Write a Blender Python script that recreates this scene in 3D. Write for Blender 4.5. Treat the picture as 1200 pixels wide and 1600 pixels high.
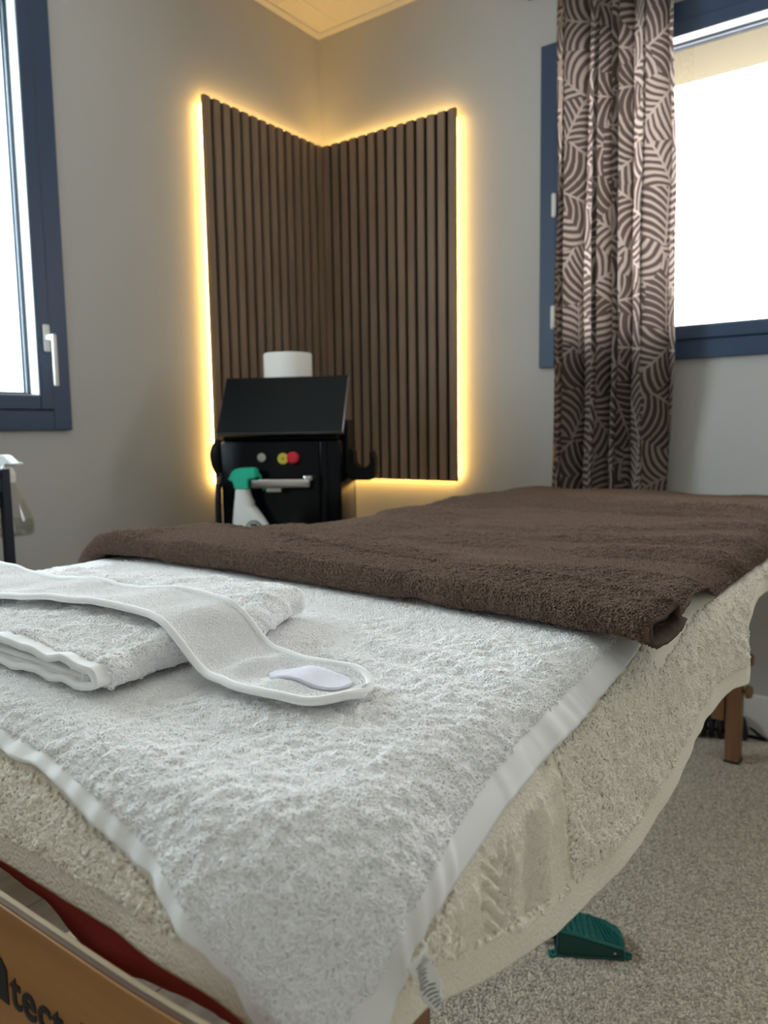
import bpy, bmesh, math, random
import numpy as np
from mathutils import Matrix, Vector

random.seed(3); rng = np.random.default_rng(5)
for o in list(bpy.data.objects): bpy.data.objects.remove(o)
scene = bpy.context.scene
col = scene.collection
PI = math.pi

# ---------------------------------------------------------------- camera
F_PX = 1182.39; YAW, PITCH, ROLL = 0.62579, 0.10934, -0.014797
CAM = np.array([1.9082, -2.2736, 0.887])
_fw = np.array([-math.sin(YAW)*math.cos(PITCH), math.cos(YAW)*math.cos(PITCH), -math.sin(PITCH)])
_r = np.array([math.cos(YAW), math.sin(YAW), 0.0]); _u = np.cross(_r, _fw)
_R = math.cos(ROLL)*_r + math.sin(ROLL)*_u; _U = -math.sin(ROLL)*_r + math.cos(ROLL)*_u
cd = bpy.data.cameras.new('camera'); cam = bpy.data.objects.new('camera', cd); col.objects.link(cam)
cam.matrix_world = Matrix(((_R[0], _U[0], -_fw[0], CAM[0]), (_R[1], _U[1], -_fw[1], CAM[1]), (_R[2], _U[2], -_fw[2], CAM[2]), (0, 0, 0, 1)))
cd.sensor_fit = 'HORIZONTAL'; cd.sensor_width = 27.0; cd.lens = F_PX/1200*27.0
cd.clip_start = 0.02; cd.clip_end = 100
cd.dof.use_dof = True; cd.dof.focus_distance = 0.62; cd.dof.aperture_fstop = 8.5
scene.camera = cam

# ---------------------------------------------------------------- world and exposure
world = bpy.data.worlds.new('overcast_sky'); scene.world = world; world.use_nodes = True
wn = world.node_tree; wn.nodes.clear()
wbg = wn.nodes.new('ShaderNodeBackground'); wout = wn.nodes.new('ShaderNodeOutputWorld')
wbg.inputs[0].default_value = (0.965, 0.965, 1.0, 1); wbg.inputs[1].default_value = 1.0
wn.links.new(wbg.outputs[0], wout.inputs[0])
scene.view_settings.view_transform = 'Standard'; scene.view_settings.look = 'None'
scene.view_settings.gamma = 1; scene.view_settings.use_curve_mapping = False
scene.view_settings.exposure = 3.86
scene.cycles.use_denoising = True
scene.cycles.diffuse_bounces = 8; scene.cycles.max_bounces = 12; scene.cycles.transparent_max_bounces = 12
scene.cycles.sample_clamp_indirect = 6
scene.cycles.caustics_reflective = False; scene.cycles.caustics_refractive = False
LED_STRENGTH = 1.9

# ---------------------------------------------------------------- helpers
def lin(r, g, b):
    f = lambda c: (c/255/12.92) if c/255 <= 0.04045 else ((c/255+0.055)/1.055)**2.4
    return (f(r), f(g), f(b), 1)

def tag(o, label=None, cat=None, group=None, kind=None):
    if label: o['label'] = label
    if cat: o['category'] = cat
    if group: o['group'] = group
    if kind: o['kind'] = kind
    return o

def empty(name, loc=(0, 0, 0), rz=0.0):
    o = bpy.data.objects.new(name, None); col.objects.link(o)
    o.location = loc; o.rotation_euler = (0, 0, rz); o.empty_display_size = 0.05
    return o

def link(name, me, mat, parent=None, local=False):
    """mesh -> object; geometry is in world space unless local (then in the parent's space)"""
    o = bpy.data.objects.new(name, me); col.objects.link(o)
    if mat is not None and len(me.materials) == 0: me.materials.append(mat)
    if parent is not None:
        o.parent = parent
        if not local:
            q = parent; m = Matrix.Identity(4)
            while q is not None:
                m = q.matrix_parent_inverse @ (Matrix.Translation(q.location) @ q.rotation_euler.to_matrix().to_4x4()) if q.parent is None else m
                q = q.parent
            o.matrix_parent_inverse = m.inverted() if parent.parent is None else Matrix.Identity(4)
    return o

def mesh_from(bm, name, smooth=False, sharp=None):
    me = bpy.data.meshes.new(name); bm.normal_update(); bm.to_mesh(me); bm.free()
    if smooth:
        me.polygons.foreach_set('use_smooth', [True]*len(me.polygons))
        if sharp is not None: me.set_sharp_from_angle(angle=sharp)
    return me

def part(name, bm, mat, parent=None, smooth=False, sharp=math.radians(40), local=False):
    return link(name, mesh_from(bm, name, smooth, sharp), mat, parent, local)

def add_box(bm, lo, hi, bevel=0.0, seg=2, mat4=None):
    t = bmesh.new()
    c = [(a+b)/2 for a, b in zip(lo, hi)]; s = [abs(b-a) for a, b in zip(lo, hi)]
    bmesh.ops.create_cube(t, size=1, matrix=Matrix.Translation(c) @ Matrix.Diagonal((*s, 1)))
    if bevel > 0:
        bmesh.ops.bevel(t, geom=t.edges[:], offset=min(bevel, min(s)*0.49), segments=seg, profile=0.5, affect='EDGES')
    if mat4 is not None: t.transform(mat4)
    me = bpy.data.meshes.new('tmp'); t.to_mesh(me); t.free(); bm.from_mesh(me); bpy.data.meshes.remove(me)
    return bm

def box(lo, hi, bevel=0.0, seg=2, mat4=None): return add_box(bmesh.new(), lo, hi, bevel, seg, mat4)

def add_rings(bm, rings, cap=True, closed_path=False):
    vs = [[bm.verts.new(p) for p in r] for r in rings]
    n = len(vs[0]); m = len(vs)
    for i in range(m if closed_path else m-1):
        a = vs[i]; b = vs[(i+1) % m]
        for j in range(n): bm.faces.new((a[j], a[(j+1) % n], b[(j+1) % n], b[j]))
    if cap and not closed_path:
        bm.faces.new(list(reversed(vs[0]))); bm.faces.new(vs[-1])
    return bm

def add_tube(bm, pts, rad, n=8, cap=True):
    pts = [Vector(p) for p in pts]; rings = []; up = Vector((0, 0, 1)); prev = None
    rads = rad if isinstance(rad, (list, tuple)) else [rad]*len(pts)
    for i, p in enumerate(pts):
        d = (pts[min(i+1, len(pts)-1)] - pts[max(i-1, 0)]).normalized()
        if prev is None:
            a = d.cross(up)
            if a.length < 1e-3: a = d.cross(Vector((1, 0, 0)))
        else: a = prev - d*prev.dot(d)
        a.normalize(); prev = a; b = d.cross(a)
        rings.append([p + (a*math.cos(2*PI*k/n) + b*math.sin(2*PI*k/n))*rads[i] for k in range(n)])
    return add_rings(bm, rings, cap)

def add_lathe(bm, prof, center=(0, 0, 0), n=32, mat4=None, cap=True):
    rings = []
    for r, z in prof:
        ring = [Vector((center[0]+r*math.cos(2*PI*k/n), center[1]+r*math.sin(2*PI*k/n), center[2]+z)) for k in range(n)]
        if mat4 is not None: ring = [mat4 @ v for v in ring]
        rings.append(ring)
    return add_rings(bm, rings, cap)

def add_prism(bm, poly, y0, y1, plane='xz'):
    f = (lambda a, b, t: (a, t, b)) if plane == 'xz' else ((lambda a, b, t: (t, a, b)) if plane == 'yz' else (lambda a, b, t: (a, b, t)))
    A = [bm.verts.new(f(a, b, y0)) for a, b in poly]; Bv = [bm.verts.new(f(a, b, y1)) for a, b in poly]
    n = len(poly)
    for i in range(n): bm.faces.new((A[i], A[(i+1) % n], Bv[(i+1) % n], Bv[i]))
    bm.faces.new(list(reversed(A))); bm.faces.new(Bv)
    bmesh.ops.recalc_face_normals(bm, faces=bm.faces[:])
    return bm

def catmull(pts, n=8):
    P = [Vector(p) for p in pts]; P = [2*P[0]-P[1]] + P + [2*P[-1]-P[-2]]; out = []
    for i in range(1, len(P)-2):
        for k in range(n):
            t = k/n; a, b, c, d = P[i-1:i+3]
            out.append(0.5*((2*b) + (c-a)*t + (2*a-5*b+4*c-d)*t*t + (3*b-a-3*c+d)*t**3))
    out.append(P[-2]); return out

def pix(x, y, axis, val):
    """where the photograph's pixel meets the plane coordinate[axis] = val"""
    d = _fw + (x-600)/F_PX*_R - (y-800)/F_PX*_U
    return CAM + d*((val-CAM[axis])/d[axis])

# ---------------------------------------------------------------- noise for cloth
def _hash(ix, iy, seed):
    h = (ix.astype(np.int64)*374761393 + iy.astype(np.int64)*668265263 + seed*1442695041) & 0x7fffffff
    h = ((h ^ (h >> 13))*1274126177) & 0x7fffffff
    return ((h ^ (h >> 16)) & 0xffff)/65535.0
def vnoise(x, y, seed=0):
    ix = np.floor(x); iy = np.floor(y); fx = x-ix; fy = y-iy
    fx = fx*fx*fx*(fx*(fx*6-15)+10); fy = fy*fy*fy*(fy*(fy*6-15)+10)
    a = _hash(ix, iy, seed); b = _hash(ix+1, iy, seed); c = _hash(ix, iy+1, seed); d = _hash(ix+1, iy+1, seed)
    return (a+(b-a)*fx + (c-a)*fy + (a-b-c+d)*fx*fy)*2-1
def fbm(x, y, seed=0, oct=3):
    s = 0; a = 1.0
    for k in range(oct): s = s + a*vnoise(x*2**k, y*2**k, seed+k*17); a *= 0.5
    return s
def sstep(a, b, x):
    t = np.clip((x-a)/(b-a), 0, 1); return t*t*(3-2*t)

# ---------------------------------------------------------------- materials
def new_mat(name):
    m = bpy.data.materials.new(name); m.use_nodes = True
    return m, m.node_tree, m.node_tree.nodes['Principled BSDF']
def plain(name, c, rough=0.5, metal=0.0, spec=0.5, coat=0.0, noise=None, bump=None, sheen=0.0, coords='Object'):
    """noise=(scale, amount) varies the colour, bump=(scale, strength, distance) gives fine relief"""
    m, nt, b = new_mat(name)
    b.inputs['Base Color'].default_value = c; b.inputs['Roughness'].default_value = rough
    b.inputs['Metallic'].default_value = metal; b.inputs['Specular IOR Level'].default_value = spec
    b.inputs['Coat Weight'].default_value = coat
    if sheen: b.inputs['Sheen Weight'].default_value = sheen; b.inputs['Sheen Roughness'].default_value = 0.6
    tc = nt.nodes.new('ShaderNodeTexCoord')
    if noise:
        n = nt.nodes.new('ShaderNodeTexNoise'); n.inputs['Scale'].default_value = noise[0]; n.inputs['Detail'].default_value = 5
        mx = nt.nodes.new('ShaderNodeMixRGB'); k = noise[1]
        mx.inputs[1].default_value = tuple(v*(1-k) for v in c[:3])+(1,); mx.inputs[2].default_value = tuple(min(1, v*(1+k)) for v in c[:3])+(1,)
        nt.links.new(tc.outputs[coords], n.inputs['Vector']); nt.links.new(n.outputs['Fac'], mx.inputs[0]); nt.links.new(mx.outputs[0], b.inputs['Base Color'])
    if bump:
        n = nt.nodes.new('ShaderNodeTexNoise'); n.inputs['Scale'].default_value = bump[0]; n.inputs['Detail'].default_value = 3
        bp = nt.nodes.new('ShaderNodeBump'); bp.inputs['Strength'].default_value = bump[1]; bp.inputs['Distance'].default_value = bump[2]
        nt.links.new(tc.outputs[coords], n.inputs['Vector']); nt.links.new(n.outputs['Fac'], bp.inputs['Height']); nt.links.new(bp.outputs[0], b.inputs['Normal'])
    return m
def wood(name, c1, c2, scale=(3, 60, 60), rough=0.5, spec=0.4):
    m, nt, b = new_mat(name)
    tc = nt.nodes.new('ShaderNodeTexCoord'); mp = nt.nodes.new('ShaderNodeMapping'); mp.inputs['Scale'].default_value = scale
    n = nt.nodes.new('ShaderNodeTexNoise'); n.inputs['Scale'].default_value = 1.0; n.inputs['Detail'].default_value = 6; n.inputs['Roughness'].default_value = 0.6
    r = nt.nodes.new('ShaderNodeValToRGB'); r.color_ramp.elements[0].position = 0.3; r.color_ramp.elements[1].position = 0.7
    r.color_ramp.elements[0].color = c1; r.color_ramp.elements[1].color = c2
    oi = nt.nodes.new('ShaderNodeObjectInfo'); ad = nt.nodes.new('ShaderNodeVectorMath'); ad.operation = 'ADD'
    sc = nt.nodes.new('ShaderNodeVectorMath'); sc.operation = 'SCALE'; sc.inputs['Scale'].default_value = 30
    cx = nt.nodes.new('ShaderNodeCombineXYZ')
    for k in range(3): nt.links.new(oi.outputs['Random'], cx.inputs[k])
    nt.links.new(cx.outputs[0], sc.inputs[0])
    nt.links.new(tc.outputs['Object'], mp.inputs['Vector']); nt.links.new(mp.outputs[0], ad.inputs[0]); nt.links.new(sc.outputs[0], ad.inputs[1])
    nt.links.new(ad.outputs[0], n.inputs['Vector']); nt.links.new(n.outputs['Fac'], r.inputs[0]); nt.links.new(r.outputs[0], b.inputs['Base Color'])
    b.inputs['Roughness'].default_value = rough; b.inputs['Specular IOR Level'].default_value = spec
    bp = nt.nodes.new('ShaderNodeBump'); bp.inputs['Strength'].default_value = 0.15; bp.inputs['Distance'].default_value = 0.001
    nt.links.new(n.outputs['Fac'], bp.inputs['Height']); nt.links.new(bp.outputs[0], b.inputs['Normal'])
    return m
def emissive(name, c, s):
    m, nt, b = new_mat(name); b.inputs['Base Color'].default_value = (0.8, 0.8, 0.8, 1)
    b.inputs['Emission Color'].default_value = c; b.inputs['Emission Strength'].default_value = s
    return m
def pane_mat(name, tint, gloss=0.06):
    m = bpy.data.materials.new(name); m.use_nodes = True; nt = m.node_tree; nt.nodes.clear()
    t = nt.nodes.new('ShaderNodeBsdfTransparent'); t.inputs[0].default_value = tint
    g = nt.nodes.new('ShaderNodeBsdfGlossy'); g.inputs['Roughness'].default_value = 0.02
    mx = nt.nodes.new('ShaderNodeMixShader'); fr = nt.nodes.new('ShaderNodeMath'); fr.operation = 'MULTIPLY_ADD'; fr.inputs[1].default_value = 0.35; fr.inputs[2].default_value = 0.03; lw = nt.nodes.new('ShaderNodeLayerWeight'); lw.inputs[0].default_value = 0.12; nt.links.new(lw.outputs['Facing'], fr.inputs[0])
    o = nt.nodes.new('ShaderNodeOutputMaterial')
    nt.links.new(fr.outputs[0], mx.inputs[0]); nt.links.new(t.outputs[0], mx.inputs[1]); nt.links.new(g.outputs[0], mx.inputs[2]); nt.links.new(mx.outputs[0], o.inputs[0])
    return m
def terry(name, c, var=0.06, bscale=520, bdist=0.0012, sheen=0.0, bstr=0.8, per=0.0):
    m, nt, b = new_mat(name)
    b.inputs['Roughness'].default_value = 1.0; b.inputs['Specular IOR Level'].default_value = 0.1
    if sheen: b.inputs['Sheen Weight'].default_value = sheen; b.inputs['Sheen Roughness'].default_value = 0.5
    tc = nt.nodes.new('ShaderNodeTexCoord')
    n = nt.nodes.new('ShaderNodeTexNoise'); n.inputs['Scale'].default_value = 9; n.inputs['Detail'].default_value = 4
    mx = nt.nodes.new('ShaderNodeMixRGB'); mx.inputs[1].default_value = tuple(v*(1-var) for v in c[:3])+(1,); mx.inputs[2].default_value = tuple(min(1, v*(1+var)) for v in c[:3])+(1,)
    nt.links.new(tc.outputs['Object'], n.inputs['Vector']); nt.links.new(n.outputs['Fac'], mx.inputs[0]); nt.links.new(mx.outputs[0], b.inputs['Base Color'])
    if per:
        oi = nt.nodes.new('ShaderNodeObjectInfo'); hs = nt.nodes.new('ShaderNodeHueSaturation'); ma = nt.nodes.new('ShaderNodeMath'); ma.operation = 'MULTIPLY_ADD'
        ma.inputs[1].default_value = 2*per; ma.inputs[2].default_value = 1-2*per
        nt.links.new(oi.outputs['Random'], ma.inputs[0]); nt.links.new(ma.outputs[0], hs.inputs['Value']); nt.links.new(mx.outputs[0], hs.inputs['Color']); nt.links.new(hs.outputs[0], b.inputs['Base Color'])
    if bdist:
        v = nt.nodes.new('ShaderNodeTexVoronoi'); v.inputs['Scale'].default_value = bscale; v.feature = 'SMOOTH_F1'
        bp = nt.nodes.new('ShaderNodeBump'); bp.inputs['Strength'].default_value = bstr; bp.inputs['Distance'].default_value = bdist; bp.invert = True
        nt.links.new(tc.outputs['Object'], v.inputs['Vector']); nt.links.new(v.outputs['Distance'], bp.inputs['Height']); nt.links.new(bp.outputs[0], b.inputs['Normal'])
    return m

M = {}
M['wall'] = plain('white_wall_paint', lin(189, 188, 184), 0.9, spec=0.2, bump=(350, 0.15, 0.001))
M['wall_ext'] = plain('cream_render', lin(100, 92, 72), 0.95, spec=0.1, noise=(30, 0.05), bump=(250, 0.5, 0.003))
M['reveal_white'] = plain('white_reveal', lin(205, 212, 214), 0.8)
M['ceiling'] = plain('ceiling_tile_white', lin(232, 228, 218), 0.95, spec=0.1, bump=(500, 0.3, 0.001))
M['trim_white'] = plain('white_trim', lin(228, 226, 220), 0.5)
M['navy'] = plain('navy_frame', lin(52, 71, 98), 0.45, spec=0.4)
M['rebate'] = plain('white_rebate', lin(196, 198, 194), 0.4)
M['gasket'] = plain('dark_gasket', lin(40, 46, 56), 0.6)
M['spacer'] = plain('grey_spacer', lin(120, 132, 146), 0.4, metal=0.3)
M['pane'] = pane_mat('clear_pane', (0.98, 0.98, 0.98, 1))
M['pane_teal'] = pane_mat('pale_teal_pane', (0.86, 0.93, 0.95, 1))
M['plastic_white'] = plain('white_plastic', lin(225, 226, 222), 0.35)
M['felt'] = plain('black_felt', lin(16, 16, 18), 1.0, spec=0.0)
M['slat'] = wood('walnut_slat', lin(138, 117, 98), lin(160, 137, 116), (25, 25, 3), 0.6, 0.25)
M['led'] = emissive('warm_led', (1.0, 0.57, 0.14, 1), LED_STRENGTH)
M['laminate'] = wood('grey_laminate', lin(118, 106, 94), lin(150, 138, 124), (30, 3, 30), 0.45, 0.4)
M['subfloor'] = plain('subfloor', lin(70, 64, 58), 0.8)
M['beech'] = wood('orange_beech', lin(150, 104, 52), lin(172, 122, 66), (4, 60, 60), 0.4, 0.5)
M['leg_wood'] = wood('leg_wood', lin(126, 90, 62), lin(150, 110, 78), (60, 60, 4), 0.5, 0.4)
M['ply_light'] = wood('ply_light', lin(168, 150, 122), lin(196, 180, 150), (4, 60, 60), 0.6)
M['ply_dark'] = wood('ply_dark', lin(84, 60, 42), lin(104, 78, 56), (4, 60, 60), 0.6)
M['ink'] = plain('black_ink', lin(18, 20, 22), 0.6)
M['burgundy'] = plain('burgundy_cover', lin(186, 80, 80), 0.85, spec=0.2, noise=(18, 0.12), bump=(420, 0.4, 0.0008))
M['cream'] = terry('cream_terry', lin(238, 231, 214), 0.04)
M['cream_pile'] = terry('cream_pile', lin(246, 240, 226), 0.04, bdist=0, per=0.06)
M['white'] = terry('white_terry', lin(240, 240, 240), 0.01)
M['white_pile'] = terry('white_pile', lin(251, 251, 251), 0.01, bdist=0, per=0.05)
M['white_smooth'] = terry('white_short_terry', lin(243, 243, 243), 0.01, 900, 0.0007, bstr=0.6)
M['hem_white'] = plain('white_woven_hem', lin(240, 240, 239), 0.9, spec=0.1, bump=(1500, 0.3, 0.0004))
M['brown'] = terry('brown_terry', lin(102, 85, 74), 0.12, 420, 0.0022, bstr=1.0)
M['brown_pile'] = terry('brown_pile', lin(116, 97, 85), 0.12, bdist=0, per=0.15)
M['brown_hem'] = plain('brown_woven_hem', lin(82, 66, 56), 0.9, spec=0.1, bump=(900, 0.4, 0.0005))
M['velcro'] = plain('lilac_velcro', lin(232, 232, 244), 0.7, bump=(1100, 1.0, 0.001))
M['gloss_black'] = plain('gloss_black', lin(7, 9, 14), 0.16, spec=0.16)
M['matt_black'] = plain('matt_black', lin(12, 13, 16), 0.5, spec=0.2)
M['screen'] = plain('dark_screen', lin(8, 13, 16), 0.25, spec=0.18)
M['bezel'] = plain('grey_bezel', lin(120, 122, 124), 0.3, metal=0.8)
M['chrome'] = plain('brushed_chrome', lin(200, 198, 194), 0.25, metal=1.0)
M['red_plastic'] = plain('red_button', lin(200, 32, 52), 0.25)
M['yellow'] = plain('yellow_disc', lin(205, 188, 60), 0.5)
M['teal_plastic'] = plain('teal_plastic', lin(38, 190, 155), 0.35)
M['bottle_white'] = plain('bottle_white', lin(228, 230, 226), 0.35)
M['bottle_label'] = plain('bottle_label_grey', lin(170, 174, 168), 0.5)
M['paper'] = plain('paper_white', lin(236, 234, 228), 0.95, spec=0.1)
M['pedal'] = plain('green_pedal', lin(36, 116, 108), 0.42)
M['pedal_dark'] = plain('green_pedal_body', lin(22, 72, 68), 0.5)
M['trolley'] = plain('navy_black_metal', lin(22, 30, 44), 0.4)
M['clear_plastic'] = pane_mat('clear_plastic', (0.90, 0.90, 0.88, 1))
M['liquid'] = pane_mat('clear_liquid', (0.86, 0.86, 0.84, 1))
M['rubber'] = plain('black_rubber', lin(18, 18, 20), 0.6)

def carpet_mat():
    m, nt, b = new_mat('beige_loop_carpet')
    b.inputs['Roughness'].default_value = 1; b.inputs['Specular IOR Level'].default_value = 0.05
    tc = nt.nodes.new('ShaderNodeTexCoord'); v = nt.nodes.new('ShaderNodeTexVoronoi'); v.inputs['Scale'].default_value = 210
    r = nt.nodes.new('ShaderNodeValToRGB'); e = r.color_ramp.elements
    e[0].position = 0.0; e[0].color = lin(186, 172, 150); e[1].position = 1.0; e[1].color = lin(246, 240, 228)
    k = r.color_ramp.elements.new(0.45); k.color = lin(226, 216, 198)
    sp = nt.nodes.new('ShaderNodeSeparateColor')
    nt.links.new(tc.outputs['Object'], v.inputs['Vector']); nt.links.new(v.outputs['Color'], sp.inputs[0]); nt.links.new(sp.outputs[0], r.inputs[0])
    nt.links.new(r.outputs[0], b.inputs['Base Color'])
    bp = nt.nodes.new('ShaderNodeBump'); bp.invert = True; bp.inputs['Strength'].default_value = 1.0; bp.inputs['Distance'].default_value = 0.004
    nt.links.new(v.outputs['Distance'], bp.inputs['Height']); nt.links.new(bp.outputs[0], b.inputs['Normal'])
    return m
M['carpet'] = carpet_mat()
M['carpet_pile'] = terry('beige_carpet_loops', lin(238, 227, 208), 0.05, bdist=0, per=0.26)

def curtain_mat():
    m = bpy.data.materials.new('leaf_print_cotton'); m.use_nodes = True; nt = m.node_tree; nt.nodes.clear()
    N = nt.nodes.new; L = nt.links.new
    def math_(op, a, b=None, c=None):
        n = N('ShaderNodeMath'); n.operation = op
        for i, v in enumerate((a, b, c)):
            if v is None: continue
            if isinstance(v, (int, float)): n.inputs[i].default_value = v
            else: L(v, n.inputs[i])
        return n.outputs[0]
    uv = N('ShaderNodeUVMap'); uv.uv_map = 'UVMap'
    wob = N('ShaderNodeTexNoise'); wob.inputs['Scale'].default_value = 14
    L(uv.outputs[0], wob.inputs['Vector'])
    ws = N('ShaderNodeVectorMath'); ws.operation = 'SCALE'; ws.inputs['Scale'].default_value = 0.012; L(wob.outputs['Color'], ws.inputs[0])
    add = N('ShaderNodeVectorMath'); add.operation = 'ADD'; L(uv.outputs[0], add.inputs[0]); L(ws.outputs[0], add.inputs[1])
    sc = N('ShaderNodeVectorMath'); sc.operation = 'SCALE'; sc.inputs['Scale'].default_value = 7.0; L(add.outputs[0], sc.inputs[0])
    v = N('ShaderNodeTexVoronoi'); v.voronoi_dimensions = '2D'; v.inputs['Scale'].default_value = 1.0; v.inputs['Randomness'].default_value = 0.85
    L(sc.outputs[0], v.inputs['Vector'])
    sub = N('ShaderNodeVectorMath'); sub.operation = 'SUBTRACT'; L(sc.outputs[0], sub.inputs[0]); L(v.outputs['Position'], sub.inputs[1])
    spc = N('ShaderNodeSeparateColor'); L(v.outputs['Color'], spc.inputs[0])
    rot = N('ShaderNodeVectorRotate'); rot.rotation_type = 'Z_AXIS'; L(sub.outputs[0], rot.inputs['Vector']); L(math_('MULTIPLY', spc.outputs[0], 6.283), rot.inputs['Angle'])
    xyz = N('ShaderNodeSeparateXYZ'); L(rot.outputs[0], xyz.inputs[0])
    ax = math_('ABSOLUTE', xyz.outputs[0])
    t = math_('ADD', xyz.outputs[1], math_('MULTIPLY', ax, 0.9)); t = math_('SUBTRACT', t, math_('MULTIPLY', math_('MULTIPLY', ax, ax), 0.9))
    s = math_('SINE', math_('MULTIPLY', t, 44.0))
    stripe = math_('GREATER_THAN', s, math_('SUBTRACT', math_('MULTIPLY', spc.outputs[1], 0.85), 0.08))
    rib = math_('LESS_THAN', ax, 0.022)
    fac = math_('MAXIMUM', stripe, rib)
    mx = N('ShaderNodeMixRGB'); mx.inputs[1].default_value = lin(82, 71, 66); mx.inputs[2].default_value = lin(162, 149, 139); L(fac, mx.inputs[0])
    d = N('ShaderNodeBsdfDiffuse'); tr = N('ShaderNodeBsdfTranslucent'); ms = N('ShaderNodeMixShader'); ms.inputs[0].default_value = 0.38
    L(mx.outputs[0], d.inputs[0]); L(mx.outputs[0], tr.inputs[0])
    wv = N('ShaderNodeTexNoise'); wv.inputs['Scale'].default_value = 500; L(uv.outputs[0], wv.inputs['Vector'])
    bp = N('ShaderNodeBump'); bp.inputs['Strength'].default_value = 0.2; bp.inputs['Distance'].default_value = 0.001; L(wv.outputs['Fac'], bp.inputs['Height']); L(bp.outputs[0], d.inputs['Normal'])
    L(d.outputs[0], ms.inputs[1]); L(tr.outputs[0], ms.inputs[2])
    o = N('ShaderNodeOutputMaterial'); L(ms.outputs[0], o.inputs[0])
    return m
M['curtain'] = curtain_mat()

# ---------------------------------------------------------------- room shell
CEIL = 2.316; XR, YN = 3.15, -3.35; WT = 0.28
WL = dict(a0=-2.45, a1=-1.089, z0=0.8965, z1=2.06)      # left window: along Y
WR = dict(a0=0.887, a1=2.40, z0=1.071, z1=2.03)         # right window: along X

floor = part('floor', box((-WT, YN-WT, -0.14), (XR+WT, WT, -0.012)), M['subfloor']); tag(floor, kind='structure')
floor['label'] = 'grey wood laminate floor under the massage table'
pw = 0.19; nrow = 8
for i in range(nrow):
    y = -3.35 + (i*0.37) % 1.1 - 1.1
    while y < 0:
        a, b_ = max(y, YN), min(y+1.2, 0.0)
        if b_-a > 0.05:
            part('plank', box((i*pw+0.0006, a+0.0006, -0.012), ((i+1)*pw-0.0006, b_-0.0006, 0.0), 0.0012, 1), M['laminate'], floor)
        y += 1.2

def wall_with_hole(name, axis, hole, lo, hi):
    """wall slab with one rectangular opening; axis 0: plane x=0 (along y), axis 1: plane y=0 (along x)"""
    bm = bmesh.new(); g = 0.012
    h0, h1, k0, k1 = hole['a0']+g, hole['a1']-g, hole['z0']+g, hole['z1']-g
    for a, b_, c, d in ((lo, h0, 0, CEIL), (h1, hi, 0, CEIL), (h0, h1, 0, k0), (h0, h1, k1, CEIL)):
        if axis == 0: add_box(bm, (-WT, a, c-0.13 if c == 0 else c), (0, b_, d))
        else: add_box(bm, (a, 0, c-0.13 if c == 0 else c), (b_, WT, d))
    return tag(part(name, bm, M['wall']), kind='structure')
wl = wall_with_hole('wall_left', 0, WL, YN-WT, WT); wl['label'] = 'white painted wall with the navy window on the left'
wr = wall_with_hole('wall_right', 1, WR, 0.0, XR+WT); wr['label'] = 'white painted wall behind the leaf print curtain'
wa = tag(part('wall_rear', box((0, YN-WT, -0.13), (XR, YN, CEIL)), M['wall']), kind='structure'); wa['label'] = 'plain white wall behind the viewer'
wb = tag(part('wall_side', box((XR, YN-WT, -0.13), (XR+WT, 0, CEIL)), M['wall']), kind='structure'); wb['label'] = 'plain white wall out of view on the right'
ce = tag(part('ceiling', box((-WT, YN-WT, CEIL+0.02), (XR+WT, WT, CEIL+0.14)), M['ceiling']), kind='structure'); ce['label'] = 'suspended white tile ceiling'
# wall angle of the suspended ceiling and its tiles
bm = bmesh.new(); add_box(bm, (0, YN, CEIL-0.002), (0.028, 0, CEIL+0.02)); add_box(bm, (0.028, -0.029, CEIL-0.002), (XR, 0, CEIL+0.02))
part('ceiling_edge_trim', bm, M['trim_white'], ce)
xs = [0.0285, 0.125] + [0.125+0.6*k for k in range(1, 7)]; ys = [-0.0295, -0.263] + [-0.263-0.6*k for k in range(1, 8)]
for i in range(len(xs)-1):
    for j in range(len(ys)-1):
        x1, y1 = min(xs[i+1], XR), max(ys[j+1], YN)
        if x1-xs[i] > 0.02 and ys[j]-y1 > 0.02:
            part('ceiling_tile', box((xs[i]+0.0012, y1+0.0012, CEIL+0.002), (x1-0.0012, ys[j]-0.0012, CEIL+0.019), 0.001, 1), M['ceiling'], ce)
# baseboards
def board(name, lo, hi, lab):
    o = part(name, box(lo, hi, 0.006, 3), M['trim_white'], smooth=True); tag(o, kind='structure'); o['label'] = lab
board('baseboard_right', (0.0, -0.016, 0.014), (XR, 0.0, 0.132), 'white baseboard at the foot of the window wall')
board('baseboard_left', (0.0, YN, 0.014), (0.016, -0.02, 0.132), 'white baseboard at the foot of the left wall')

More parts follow.
